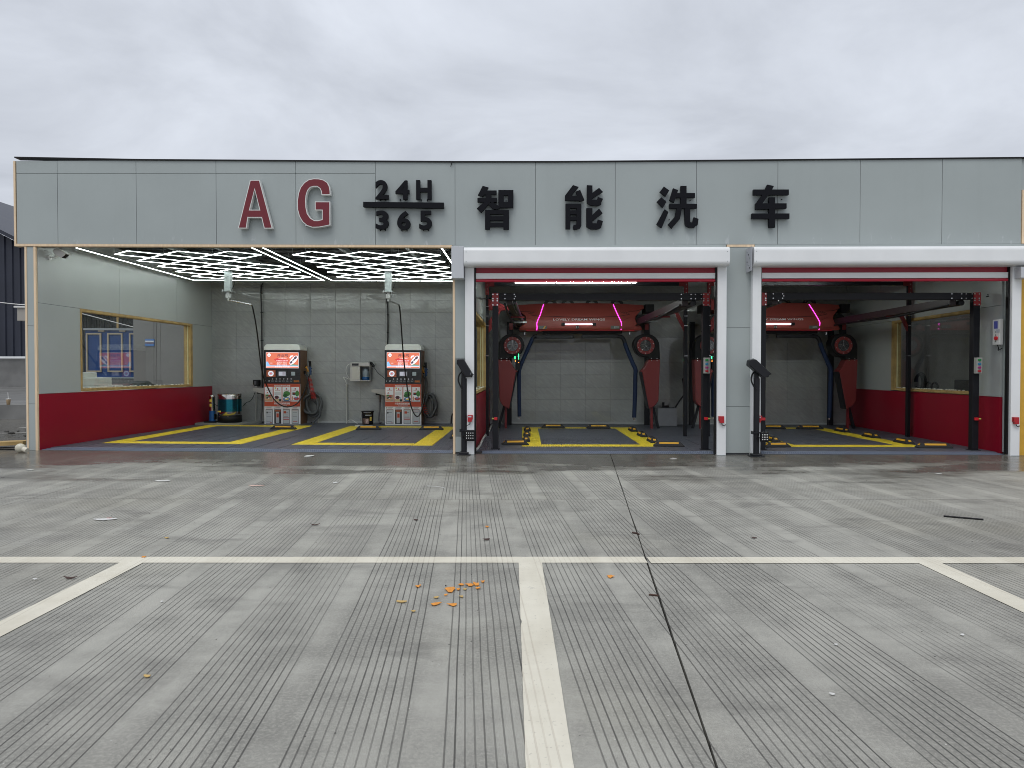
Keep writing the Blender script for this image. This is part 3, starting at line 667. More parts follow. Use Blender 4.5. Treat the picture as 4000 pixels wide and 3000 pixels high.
# things behind the right window
mu, mw = URFw + .45, pu(3775, URFw + .45)
single(MB().box(mu - .05, mu + .02, mw - .38, mw + .33, 1.035, 1.32, .01).build('display_screen', BLACKP), 'black rectangular screen standing behind the right window sill', 'screen')
cu2, cw2 = URFw + .5, pu(3612, URFw + .5)
cc = thing('cable_coil', 'coil of thick black hose lying behind the right window sill', 'hose', cu2, cw2, 1.035)
mb = MB()
for k in range(3):
    r = .17 + .02 * k; mb.tube([(cu2 + .03 * k, cw2 + .25 + r * math.cos(a / 8 * math.pi) * .9, 1.25 + r * math.sin(a / 8 * math.pi)) for a in range(0, 15)], .022, 6, 2)
mb.tube([(cu2, cw2 + .45, 1.06), (cu2, cw2 + .1, 1.09), (cu2, cw2 - .3, 1.07), (cu2, cw2 - .55, 1.06)], .05, 8, 4)
for k in range(2): mb.tube([(cu2, cw2 - .15 - .25 * k + .12 * math.cos(a / 6 * math.pi), 1.12 + .13 * math.sin(a / 6 * math.pi)) for a in range(0, 7)], .02, 6, 2)
mb.build('hose', BLACKP, cc)
# back wall of tiles -------------------------------------------------
def slate():
    m = bpy.data.materials.new('slate_tile'); m.use_nodes = True; nt = m.node_tree; X = NX(nt); L = nt.links.new
    p = nt.nodes['Principled BSDF']; g = nt.nodes.new('ShaderNodeNewGeometry').outputs['Position']
    mp = nt.nodes.new('ShaderNodeMapping'); mp.inputs['Rotation'].default_value = (0, R(-38), 0); mp.inputs['Scale'].default_value = (1, 1, 1); L(g, mp.inputs[0])
    v = X.scaled(mp.outputs[0], (1.0, 1, 4.5)); n = X.noise(v, 5, 6, .65, .6); n2 = X.noise(g, 1.2, 4, .6); n3 = X.noise(g, 22, 4, .6)
    oi = nt.nodes.new('ShaderNodeObjectInfo').outputs['Random']
    t = X('ADD', X('ADD', X('MULTIPLY', n, .6), X('MULTIPLY', n2, .35)), X('MULTIPLY', oi, .05))
    L(X.mix(X.rng(t, .35, .8, 0, 1), (.30, .308, .302), (.43, .438, .43)), p.inputs['Base Color'])
    p.inputs['Coat Weight'].default_value = .9; p.inputs['Coat Roughness'].default_value = .045
    cbp = nt.nodes.new('ShaderNodeBump'); cbp.inputs['Strength'].default_value = .12; cbp.inputs['Distance'].default_value = .01; L(X.noise(X.scaled(g, (2.5, 1, 9)), 1.0, 3, .6), cbp.inputs['Height']); L(cbp.outputs[0], p.inputs['Coat Normal'])
    L(X('ADD', X('MULTIPLY', n2, .15), .25), p.inputs['Roughness'])
    bp = nt.nodes.new('ShaderNodeBump'); bp.inputs['Strength'].default_value = .22; bp.inputs['Distance'].default_value = .005
    L(X('ADD', n, X('MULTIPLY', n3, .35)), bp.inputs['Height']); L(bp.outputs[0], p.inputs['Normal']); return m
SLATE = slate()
bw = group_part('back_wall', bl)
def boxmesh(name, sx, sy, sz, m, cc_=.0):
    bm = bmesh.new(); bmesh.ops.create_cube(bm, size=1)
    for v in bm.verts: v.co = Vector(((v.co.x + .5) * sx, (v.co.y + .5) * sy, (v.co.z + .5) * sz))
    if cc_: bmesh.ops.bevel(bm, geom=[e for e in bm.edges if all(abs(v.co.y) < 1e-6 for v in e.verts)], offset=cc_, segments=1, affect='EDGES')
    me = bpy.data.meshes.new(name); bm.to_mesh(me); bm.free(); me.materials.append(m); return me
def place(me, name, parent, u, w, z):
    o = bpy.data.objects.new(name, me); COL.objects.link(o); o.parent = parent; root = Vector((0, 0, 0)); p = parent
    while p: root += p.location; p = p.parent
    o.location = B(u, w, z) - root; o.rotation_euler = (0, 0, -AL); return o
TW, THh = .70, .345
tm = boxmesh('wall_tile', TW - .002, .03, THh - .002, SLATE, .002)
nu = int((URB - ULB) / TW) + 1; nz_ = 12
for j in range(nz_):
    for i in range(nu):
        u = ULB + i * TW
        place(tm, 'tile', bw, u, WB - .0004 * ((i * 7 + j * 3) % 4), j * THh + .02)
MB().box(ULB - .1, URB + .3, WB + .012, WB + .16, 0, 4.6).build('backing', mat('grout', (.13, .13, .128), .8), bw)
MB().box(ULB - .1, URB + .25, WB - .05, WB - .005, .0, .055, .012).build('base_trim', mat('trim_white', (.42, .43, .43), .4), bl)
# ------------------------------------------------------------------ floor of interlocking tiles
fl = thing('bay_floor', 'x', 'x', 0, 0, 0); del fl['label']; del fl['category']; fl['kind'] = 'structure'
T = .4
def tilemesh(m):
    bm = bmesh.new(); n = 12
    def bx(x0, x1, y0, y1, z0, z1):
        vs = [bm.verts.new((x, y, z)) for x in (x0, x1) for y in (y0, y1) for z in (z0, z1)]
        for f in ((0, 1, 3, 2), (4, 6, 7, 5), (0, 4, 5, 1), (1, 5, 7, 3), (2, 3, 7, 6)): bm.faces.new([vs[k] for k in f])
    bx(.001, T - .001, .001, T - .001, 0, .008)
    for i in range(n): bx(.006 + i * (T - .012) / n + .004, .006 + (i + 1) * (T - .012) / n - .004, .004, T - .004, .0081, .021)
    me = bpy.data.meshes.new('floor_tile'); bm.to_mesh(me); bm.free(); me.materials.append(m); return me
tg, ty = tilemesh(GRYT), tilemesh(YELT)
rects = [(-8.2, -5.4), (-4.4, -1.6), (.17, 2.97), (5.25, 8.05)]
W0 = .36                                     # front row starts behind the ramp edge
RW0, RW1 = W0 + .8, W0 + .8 + 4.8
def is_yellow(u, w):
    for a, b in rects:
        if a - .01 < u < b and RW0 - .01 < w < RW1 - .01 and (u < a + .39 or u > b - .41 or w < RW0 + .39 or w > RW1 - .41): return True
    return False
bays = [(ULF + .02, K1a - .0, [(-8.2, -5.4), (-4.4, -1.6)]), (UP + .02, URFw + .25, [(.17, 2.97), (5.25, 8.05)])]
cols = []
u = ULF - .15
spans = [(-8.2 - T * 2, -8.2), (-8.2, -5.4), (-5.4, -4.4), (-4.4, -1.6), (-1.6, -1.6 + T * 2), (UP, .17), (.17, 2.97), (2.97, 5.25), (5.25, 8.05), (8.05, 9.25)]
for a, b in spans:
    n = max(1, round((b - a) / T)); cols += [(a + (b - a) * i / n, (b - a) / n) for i in range(n)]
rows_ = int((WB - W0) / T) + 1
cnt = 0; rest = {0: MB(), 1: MB()}
for r_ in range(rows_):
    for u, wd in cols:
        w = W0 + r_ * T
        if u < ULF - .35 and r_ > 3: continue
        yl = is_yellow(u + .02, w + .02)
        if cnt < 290:
            o = place(ty if yl else tg, 'tile', fl, u, w, 0); o.scale = (wd / T, 1, 1); cnt += 1
        else:
            mbr = rest[int(yl)]; mbr.box(u + .001, u + wd - .001, w + .001, w + T - .001, 0, .017)
            for i in range(8): mbr.box(u + .006 + i * wd / 8.2, u + .006 + (i + .72) * wd / 8.2, w + .004, w + T - .004, .0171, .021)
rest[0].build('grey_tiles', GRYT, fl)['kind'] = 'stuff'; rest[1].build('yellow_tiles', YELT, fl)['kind'] = 'stuff'
# ramp edge pieces of open lattice
EDGE = mat('edge_plastic', (.17, .20, .27), .4)
def edgemesh(L_):
    bm = bmesh.new(); DW = .30
    def bx(x0, x1, y0, y1, t0=0.0, dz=.012):
        zf = lambda y: .003 + (y / DW) * .016
        vs = [bm.verts.new((x, y, (zf(y) + z))) for x in (x0, x1) for y in (y0, y1) for z in (-.003, dz * .35)]
        for f in ((0, 1, 3, 2), (4, 6, 7, 5), (0, 4, 5, 1), (1, 5, 7, 3), (2, 3, 7, 6)): bm.faces.new([vs[k] for k in f])
    for y0, y1 in ((0, .022), (.07, .085), (.13, .145), (.19, .205), (.255, .30)): bx(.002, L_ - .002, y0, y1)
    n = 10
    for i in range(n + 1):
        x = .002 + (L_ - .012) * i / n; s = .5 * (L_ / n)
        bx(x, x + .009, .022, .07); bx(min(x + s, L_ - .012), min(x + s, L_ - .012) + .009, .085, .13); bx(x, x + .009, .145, .19); bx(min(x + s, L_ - .012), min(x + s, L_ - .012) + .009, .205, .255)
    me = bpy.data.meshes.new('edge_strip'); bm.to_mesh(me); bm.free(); me.materials.append(EDGE); return me
em = edgemesh(T)
for a, b in ((ULF + .02, K1a - .02), (pw(1880, 1770, 0)[0], K3a - .03), (K3b + .04, URFw - .05)):
    n = max(1, round((b - a) / T))
    for i in range(n): o = place(em, 'edge_piece', fl, a + (b - a) * i / n, .055, 0.0); o.scale = ((b - a) / n / T, 1, 1)
MB().box(ULF, K1a, .04, WB, -.02, .003).box(UP, URFw + .5, .04, WB, -.02, .003).build('screed', mat('screed', (.03, .03, .03), .6), fl)
# ------------------------------------------------------------------ cut-out sign characters on the fascia
SIGNRED = mat('sign_red', (.17, .026, .036), .5, spec=.3); SIGNBLK = mat('sign_black', (.0045, .005, .008), .6, spec=.15)
def zpx(region, x, y): return region[0] + x * region[2], region[1] + y * region[2]
RG1 = (850, 600, .4295); RG2 = (1780, 600, .6193)
GRP = 'cut-out sign characters mounted on the fascia'
for ch, lab in (('A', 'large red letter A with a white rim on the grey fascia'), ('G', 'large red letter G with a white rim on the grey fascia')):
    x0, x1, y0, y1 = SHB[ch]; a = pw(*zpx(RG1, x0, y1), -.12); b = pw(*zpx(RG1, x1, y0), -.12)
    t = thing('sign_letter', lab, 'sign letter', (a[0] + b[0]) / 2, -.1, a[1], GRP)
    MB().solid(ch, a[0], b[0], a[1], b[1], -.12, -.03).build('letter_rim', WHITEP, t)
    x0, x1, y0, y1 = SHB[ch + 'in']; a = pw(*zpx(RG1, x0, y1), -.12); b = pw(*zpx(RG1, x1, y0), -.12)
    MB().solid(ch + 'in', a[0], b[0], a[1], b[1], -.123, -.1).build('letter_face', SIGNRED, t)
    for q in (.2, .8): MB().box(a[0] + (b[0] - a[0]) * q - .01, a[0] + (b[0] - a[0]) * q + .01, -.031, -.001, a[1] + .03, a[1] + .05).build('mount', CHROME, t)
D_ = [('2', 1435, 1553, 240, 422, 'black curved numeral two at the upper left above the fraction bar'), ('4', 1617, 1742, 243, 424, 'black angular numeral four in the middle above the fraction bar'), ('H', 1805, 1944, 240, 427, 'black letter H at the upper right of the fraction bar'),
      ('3', 1438, 1553, 517, 698, 'black rounded numeral three at the lower left below the fraction bar'), ('6', 1632, 1752, 520, 702, 'black looped numeral six in the middle below the fraction bar'), ('5', 1833, 1948, 518, 700, 'black flat topped numeral five at the lower right below the fraction bar')]
def sign_part(poly_fn, lab, name='sign_character'):
    o = poly_fn(); o.name = name; return single(o, lab, 'sign character', GRP)
for ch, x0, x1, y0, y1, lab in D_:
    a = pw(*zpx(RG1, x0, y1 - 10), -.1); b = pw(*zpx(RG1, x1, y0), -.1)
    mb = MB().solid('b' + ch, a[0], b[0], a[1], b[1], -.1, -.035)
    for q in (.3, .7): mb.box(a[0] + (b[0] - a[0]) * q - .006, a[0] + (b[0] - a[0]) * q + .006, -.04, -.001, a[1] - .012, a[1] + .02)
    single(mb.build('sign_character', SIGNBLK), lab, 'sign character', GRP)
a = pw(*zpx(RG1, 1325, 490), -.1); b = pw(*zpx(RG1, 2057, 441), -.1)
single(MB().prism([(a[0], a[1] + .01), (b[0], a[1] - .01), (b[0], b[1] - .01), (a[0], b[1])], -.11, -.03).build('sign_bar', SIGNBLK), 'long black fraction bar between 24H and 365 on the fascia', 'sign bar', GRP)
def q(x0, y0, x1, y1): return [(x0, y0), (x1, y0), (x1, y1), (x0, y1)]
CH = {
 '智': [[(170, 203), (207, 213), (172, 270), (140, 262)], q(166, 232, 258, 258), q(137, 279, 260, 305), [(192, 246), (226, 246), (222, 302), (186, 302)], [(188, 298), (222, 302), (160, 372), (133, 345)], [(205, 318), (232, 303), (282, 337), (262, 353), (232, 347)],
        q(269, 229, 364, 262), q(269, 262, 303, 305), q(330, 262, 364, 305), q(269, 305, 364, 340), q(185, 355, 216, 477), q(301, 355, 336, 477), q(216, 355, 301, 380), q(216, 394, 301, 421), q(216, 435, 301, 461)],
 '能': [[(740, 198), (776, 210), (728, 266), (690, 264)], [(690, 264), (769, 266), (785, 296), (690, 295)], [(757, 240), (785, 228), (812, 292), (783, 301)],
        q(693, 315, 723, 475), q(763, 315, 793, 455), q(723, 315, 763, 343), q(723, 357, 763, 383), q(723, 396, 763, 420), [(763, 445), (793, 455), (784, 470), (765, 477), (742, 477), (742, 452)],
        [(828, 198), (863, 200), (863, 292), (850, 324), (828, 310)], [(863, 246), (905, 215), (929, 240), (863, 281)], [(863, 290), (892, 291), (920, 300), (918, 320), (895, 328), (850, 325)], [(897, 272), (930, 284), (920, 306), (890, 300)],
        [(825, 342), (863, 344), (863, 440), (852, 474), (825, 460)], [(863, 385), (905, 345), (927, 375), (863, 424)], [(863, 438), (892, 439), (922, 448), (918, 466), (895, 476), (850, 474)], [(897, 414), (930, 425), (922, 452), (890, 446)]],
 '洗': [[(1313, 207), (1348, 232), (1325, 270), (1288, 240)], [(1298, 275), (1330, 305), (1308, 340), (1270, 302)], [(1318, 350), (1343, 368), (1300, 468), (1268, 445)],
        [(1372, 218), (1404, 230), (1378, 308), (1350, 293)], q(1378, 248, 1510, 277), q(1420, 203, 1457, 345), q(1349, 316, 1523, 345), [(1395, 345), (1428, 345), (1415, 412), (1365, 471), (1340, 445), (1385, 395)],
        [(1445, 345), (1480, 345), (1480, 430), (1462, 460), (1448, 445)], [(1458, 428), (1497, 434), (1526, 445), (1505, 467), (1470, 463), (1452, 452)], [(1503, 400), (1533, 411), (1527, 450), (1495, 440)]],
 '车': [q(1879, 226, 2102, 260), [(1967, 195), (2008, 204), (1990, 240), (1931, 320), (1893, 318), (1945, 245)], [(1893, 313), (2088, 313), (2088, 345), (1893, 351)], q(1978, 275, 2015, 466), q(1869, 377, 2106, 410)]}
CL = {'智': 'black Chinese character with a sun shaped lower half, first of the four', '能': 'black Chinese character made of four blocks, second of the four', '洗': 'black Chinese character with water drops on its left, third of the four', '车': 'black Chinese character for car, last and rightmost of the four'}
for ch, st in CH.items():
    mb = MB()
    for i, P in enumerate(st):
        pp = [pw(*zpx(RG2, x, y), -.1) for x, y in P]; mb.prism(pp, -.10 + .0006 * i, -.035 + .0006 * i)
    xs = [p[0] for P in st for p in P]; ys = [p[1] for P in st for p in P]
    for fx, fy in ((.2, .35), (.8, .35), (.3, .8), (.75, .8)):
        u_, z_ = pw(*zpx(RG2, min(xs) + (max(xs) - min(xs)) * fx, min(ys) + (max(ys) - min(ys)) * fy), -.03); mb.box(u_ - .006, u_ + .006, -.036, -.001, z_, z_ + .012)
    single(mb.build('sign_character', SIGNBLK), CL[ch], 'sign character', GRP)

# ------------------------------------------------------------------ rolling doors
CURT = mat('door_curtain', (.30, .012, .03), .38, nz=.12, nscale=3, bump=.3, bscale=5)
def roller(pxs, name, label, motor):
    L0, L1, R0, R1, H0, H1 = pxs      # posts inner/outer, housing ends (pixel columns of the photo, at the front)
    t = thing('rolling_door', label, 'rolling door', pw((L0 + R1) / 2, 1500, -.1)[0], -.1, 0, 'rolling doors of the two machine bays')
    uh0, uh1 = pw(H0, 1000, -.34)[0], pw(H1, 1000, -.34)[0]; zt, zb = pw(2400, 963, -.34)[1], pw(2400, 1037, -.34)[1] 
    r = .075; prof = []
    for (cw, cz, a0) in ((-.34 + r, zt - r, 180), (-.005 - .01, zt - .01, 90), (-.005 - .01, zb + .01, 0), (-.34 + r, zb + r, -90)):
        rr = r if cw < -.2 else .01
        for k in range(7): a = R(a0 - k * 15); prof.append((cw + rr * math.cos(a), cz + rr * math.sin(a)))
    MB().profile(prof, uh0, uh1).build('housing', WHITEM, t)
    for u, s in ((uh0, -1), (uh1, 1)):
        e = MB().profile([(p[0] * 1.0, p[1]) for p in prof], u, u + s * .006).build('end_plate', WHITEM, t)
        for k in range(2): MB().cyl((u - s * .035, -.3425, zt - .09 - .17 * k), (u - s * .035, -.337, zt - .09 - .17 * k), .008, 10).build('screw', GALV, t)
    for a, b, s in ((L0, L1, 1), (R0, R1, -1)):
        u0, u1 = pw(a, 1500, -.13)[0], pw(b, 1500, -.13)[0]
        MB().box(u0, u1, -.13, -.002, 0.0, zb + .0).build('guide_rail', WHITEM, t, .006)
        ui = u1 if s > 0 else u0
        MB().box(min(ui, ui + s * .028), max(ui, ui + s * .028), -.07, .0, 0.02, zb + .1).build('guide_seal', BLACKP, t)
        MB().box(u0 + .01, u1 - .01, -.14, -.131, 0.0, .012).build('foot_plate', GALV, t)
    ul, ur = pw(L1, 1500, -.05)[0] + .004, pw(R0, 1500, -.05)[0] - .004
    z = [pw(2300, y, -.05)[1] for y in (1043, 1068, 1089, 1102)]
    n = 24; vs = []; fs = []
    mb = MB()
    for i in range(n + 1):
        u = ul + (ur - ul) * i / n
        for k in range(5): vs.append((u, -.03 + random.uniform(-.006, .006), z[1] + (zb + .05 - z[1]) * k / 4))
    for i in range(n):
        for k in range(4): a = i * 5 + k; fs.append((a, a + 5, a + 6, a + 1))
    mb.add(vs, fs, True).build('curtain', CURT, t)
    MB().box(ul, ur, -.055, -.025, z[2], z[1]).box(ul, ur, -.06, -.02, z[1] - .008, z[1] + .003).build('bottom_bar', WHITEM, t, .004)
    mb = MB(); vs = []; fs = []
    for i in range(31):
        u = ul + (ur - ul) * i / 30
        for k in range(9): a = math.pi * 2 * k / 8; vs.append((u, -.04 + .024 * math.cos(a), (z[2] + z[3]) / 2 - .003 + random.uniform(-.002, .002) + .026 * math.sin(a)))
    for i in range(30):
        for k in range(8): a = i * 9 + k; fs.append((a, a + 9, a + 10, a + 1))
    mb.add(vs, fs, True).build('bottom_seal', mat('seal_red', (.46, .012, .04), .32), t)
    if motor:
        u0, u1 = pw(1763, 1000, -.3)[0], pw(1811, 1000, -.3)[0]; za, zb2 = pw(1790, 961, -.3)[1], pw(1790, 1087, -.3)[1]
        MB().box(u0, u1, -.30, -.006, zb2, za, .006).build('motor_box', mat('box_grey', (.52, .54, .57), .4), t)
        for k in range(4): MB().cyl((u0 + .04 + .09 * (k % 2), -.303, (za - .012) if k < 2 else zb2 + .012), (u0 + .04 + .09 * (k % 2), -.299, (za - .012) if k < 2 else zb2 + .012), .005, 8).build('screw', GALV, t)
    return t
rd1 = roller((1817, 1852, 2802, 2837, 1813, 2850), 'a', 'white rolling door with red curtain rolled up over the middle bay, motor box at its left', True)
rd2 = roller((2938, 2972, 3950, 3986, 2948, 4075), 'b', 'white rolling door with red curtain rolled up over the right hand bay, holed end plate', False)
# visible end plate of the second door
up = pw(2944, 1000, -.34)[0]; zt = pw(2400, 963, -.34)[1]
mb = MB().box(up - .03, up - .022, -.33, -.01, zt - .42, zt - .0)
mb.build('bracket_plate', mat('plate_grey', (.45, .46, .5), .4), rd2)
for k in range(6): MB().cyl((up - .036, -.08 - .07 * (k % 3), zt - .06 - .06 * k), (up - .029, -.08 - .07 * (k % 3), zt - .06 - .06 * k), .012 if k != 2 else .02, 10).build('bolt', BLACKM if k % 2 else GALV, rd2)
MB().box(pw(3990, 1000, -.3)[0], pw(3990, 1000, -.3)[0] + .2, -.3, -.006, pw(3990, 1085, -.3)[1], pw(3990, 1042, -.3)[1], .006).build('motor_box', MATS['box_grey'], rd2)
# red safety switches on the guide rails
for i, (px, py, flip, lab) in enumerate(((1837, 1634, 1, 'small red safety switch on the white guide rail left of the middle bay'), (2817, 1639, -1, 'small red safety switch on the white guide rail right of the middle bay'),
                                   (2965, 1637, 1, 'small red safety switch half hidden by the camera post of the right bay'), (3967, 1643, -1, 'small red safety switch on the white guide rail at the far right'))):
    u, z = pw(px, py, -.16); s = thing('safety_switch', lab, 'switch', u, -.16, z - .06, 'red safety switches on the door guide rails')
    pts = [(-.045, .06), (.045, .06), (.045, -.015), (.025, -.035), (.025, -.06), (-.045, -.06)]
    MB().prism([(u + flip * a, z + b) for a, b in pts], -.19, -.131).build('switch_body', mat('switch_red', (.42, .012, .02), .35), s)
    if flip > 0: MB().box(u - .038, u + .022, -.192, -.1905, z + .02, z + .045).build('nameplate', mat('plate_lab', (.5, .5, .55), .4), s)
    MB().tube([(u + flip * -.005, -.16, z - .06), (u - flip * .008, -.165, z - .10), (u - flip * .05, -.16, z - .125), (u - flip * .075, -.15, z - .12)] if flip > 0 else [(u + .01, -.16, z - .06), (u + .02, -.165, z - .095), (u + .06, -.16, z - .11), (u + .085, -.13, z - .09)], .006, 6).build('cable', BLACKP, s)

# ------------------------------------------------------------------ number plate camera posts
def camera_post(px, pyb, headpx, ledpx, lab, ledlab, wb):
    pu_, pw_ = pg(px, pyb, 0.0); t = thing('camera_post', lab, 'camera post', pu_, pw_, 0, 'number plate camera posts beside the doors')
    zt = pw(px, 1478, pw_)[1]; r = .052
    MB().cyl((pu_, pw_, .035), (pu_, pw_, zt), r, 20).build('pole', BLACKM, t)
    MB().plan([(pu_ - .12, pw_ - .12), (pu_ + .12, pw_ - .12), (pu_ + .12, pw_ + .12), (pu_ - .12, pw_ + .12)], .0, .015).box(pu_ - .085, pu_ + .085, pw_ - .085, pw_ + .085, .015, .05, .01).build('base_plate', BLACKM, t, .006)
    A = [pw(x, y, pw_ - .05) for x, y in headpx]
    c = Vector((0, 0, 0)); w_ = pw_
    hood = MB().prism(A, w_ - .13, w_ + .05).build('hood', BLACKM, t, .012)
    lo = A[-2]; lo2 = A[-3]
    MB().cyl((A[2][0] - .045, w_ - .04, A[2][1] - .01), (A[2][0] - .005, w_ - .045, A[2][1] - .03), .035, 16).build('lens', mat('lens', (.004, .004, .005), .08, coat=1), t)
    for k in (-.03, .03): MB().cyl((A[2][0] - .04, w_ - .136, A[2][1] + .012 + k * .3), (A[2][0] - .04, w_ - .128, A[2][1] + .012 + k * .3), .005, 8).build('screw', CHROME, t)
    MB().box(pu_ - .045, pu_ + .03, w_ - .03, w_ + .03, zt - .002, zt + .10, .005).build('bracket', BLACKM, t)
    MB().tube([(pu_ - .03, w_, zt + .13), (pu_ - .085, w_ - .01, zt + .06), (pu_ - .10, w_ - .02, zt - .04), (pu_ - .06, w_ - .04, zt - .14), (pu_ - .02, w_ - .05, zt - .20)], .014, 8).build('conduit', BLACKP, t)
    # led flood light clamped to the post
    a = pw(ledpx[0], ledpx[3], w_ - .12); b = pw(ledpx[1], ledpx[2], w_ - .12)
    l = thing('led_lamp', ledlab, 'lamp', (a[0] + b[0]) / 2, w_ - .1, a[1], 'square led lamps clamped to the camera posts')
    MB().box(a[0], b[0], w_ - .14, w_ - .07, a[1], b[1], .015).build('lamp_body', BLACKP, l)
    for j in range(3):
        for i in range(4):
            x = a[0] + (b[0] - a[0]) * (.2 + .2 * i); z = a[1] + (b[1] - a[1]) * (.27 + .23 * j); MB().blob((x, w_ - .142, z), .009, (1, .5, 1.3), 0, 1).build('led', mat('led_lens', (.85, .85, .82), .25), l)
    MB().box(pu_ - .075, a[0] + .02, w_ - .068, w_ - .054, b[1] - .03, b[1] - .005).box(pu_ - .078, pu_ - .058, w_ - .06, w_ + .06, b[1] - .045, b[1] + .005).build('clamp', BLACKM, l)
    MB().tube([(a[0] + .02, w_ - .1, a[1] + .03), (pu_, w_ - .09, a[1] + .1), (pu_ - .02, w_ - .06, a[1] + .05)], .007, 6).build('cable', BLACKP, l)
    return t
camera_post(1813, 1776, [(1787, 1404), (1812, 1403), (1848, 1462), (1841, 1472), (1820, 1473), (1785, 1420)], (1815, 1856, 1680, 1723), 'black number plate camera on a post beside the white guide rail of the middle bay', 'black square lamp of twelve leds on the post by the middle bay', -.15)
camera_post(2954, 1783, [(2923, 1408), (2931, 1404), (2948, 1404), (3010, 1461), (2999, 1465), (2997, 1474), (2976, 1474), (2921, 1427)], (2971, 3003, 1688, 1727), 'black number plate camera on a post at the column left of the right bay', 'black square lamp of twelve leds on the post by the right bay', -.2)

# ------------------------------------------------------------------ rubber wheel stops
SY = mat('reflector_yellow', (.80, .42, .02), .4, bump=.5, bscale=300)
def wheel_stop(u, w, deg, ln, lab, big=True):
    t = thing('wheel_stop', lab, 'wheel stop', u, w, .021, 'black and yellow rubber wheel stops')
    a = R(deg); ca, sa = math.cos(a), math.sin(a)
    def P(x, y, z): return (u + x * ca - y * sa, w + x * sa + y * ca, z + .021)
    h, d = .095, .085; k = ln / 2
    vs = [P(-k, -d, 0), (P(k, -d, 0)), P(k, d, 0), P(-k, d, 0), P(-k, -d, .018), P(k, -d, .018), P(k, d, .018), P(-k, d, .018),
          P(-k + .08, -d * .55, h), P(k - .08, -d * .55, h), P(k - .08, d * .55, h), P(-k + .08, d * .55, h)]
    MB().add(vs, [(3, 2, 1, 0), (0, 1, 5, 4), (1, 2, 6, 5), (2, 3, 7, 6), (3, 0, 4, 7), (4, 5, 9, 8), (5, 6, 10, 9), (6, 7, 11, 10), (7, 4, 8, 11), (8, 9, 10, 11)]).build('body', RUBBER, t, .006)
    def strip(x0, x1, f0, f1, s, name='reflector'):
        def q_(x, f): return P(x, s * (-d + f * d * .45 - .003), .018 + f * (h - .018) + .002)
        return MB().add([q_(x0, f0), q_(x1, f0), q_(x1, f1), q_(x0, f1)], [(0, 1, 2, 3)]).build(name, SY, t)
    for s in (-1, 1): strip(-k * .62, k * .62, .45, .88, s)
    for s in (-1, 1):
        def e_(y, f): return P(s * (k - .08 * f + .002), y, .018 + f * (h - .018) + .002)
        MB().add([e_(-.028, .4), e_(.028, .4), e_(.028, .8), e_(-.028, .8)], [(0, 1, 2, 3)]).build('reflector', SY, t)
    return t
def stop_px(x0, x1, y, deg, lab, ln=None):
    u0, w0 = pg(x0, y); u1, w1 = pg(x1, y); L_ = ln or (u1 - u0); return wheel_stop((u0 + u1) / 2, (w0 + w1) / 2 + .08, deg, L_, lab)
stop_px(1053, 1154, 1678, 0, 'wheel stop in front of the left wash kiosk')
stop_px(1388, 1487, 1679, 0, 'wheel stop in front of the black paint bucket')
stop_px(1636, 1732, 1680, 0, 'wheel stop on the floor right of the second wash kiosk')
uu, ww = pg(1770, 1715); wheel_stop(uu, ww + .35, 90, .6, 'wheel stop partly hidden behind the wood edged column of the left bay')
stop_px(2115, 2207, 1673, 0, 'left one of the two wheel stops at the back of the middle bay')
stop_px(2292, 2386, 1674, 0, 'right one of the two wheel stops at the back of the middle bay')
def row(pts, side, labs):
    for (px, py), lab in zip(pts, labs):
        u, w = pg(px, py); wheel_stop(u, w + .0, 90 + side, .55, lab)
row([(2060, 1682), (2058, 1701), (2055, 1721)], 0, ['farthest wheel stop of the row on the left edge of the middle bay', 'middle wheel stop of the row on the left edge of the middle bay', 'nearest lengthwise wheel stop on the left edge of the middle bay'])
row([(2472, 1683), (2508, 1703), (2549, 1726)], 0, ['farthest wheel stop of the row on the right edge of the middle bay', 'middle wheel stop of the row on the right edge of the middle bay', 'nearest lengthwise wheel stop on the right edge of the middle bay'])
u, w = pg(2012, 1738); wheel_stop(u, w + .02, 9, .54, 'slanted wheel stop at the front left corner of the middle bay')
u, w = pg(2613, 1744); wheel_stop(u, w + .02, -7, .60, 'slanted wheel stop at the front right corner of the middle bay')
stop_px(2975, 3070, 1676, 0, 'left one of the two wheel stops at the back of the right bay')
stop_px(3118, 3218, 1677, 0, 'right one of the two wheel stops at the back of the right bay')
row([(3016, 1722)], 0, ['lengthwise wheel stop on the left edge of the right bay'])
u, w = pg(3036, 1747); wheel_stop(u, w + .02, 8, .50, 'slanted wheel stop at the front left corner of the right bay')
row([(3290, 1686), (3402, 1708), (3530, 1731)], 0, ['farthest wheel stop of the row on the right edge of the right bay', 'middle wheel stop of the row on the right edge of the right bay', 'nearest lengthwise wheel stop on the right edge of the right bay'])
u, w = pg(3650, 1750); wheel_stop(u, w + .02, -4, .64, 'slanted wheel stop at the front right corner of the right bay')

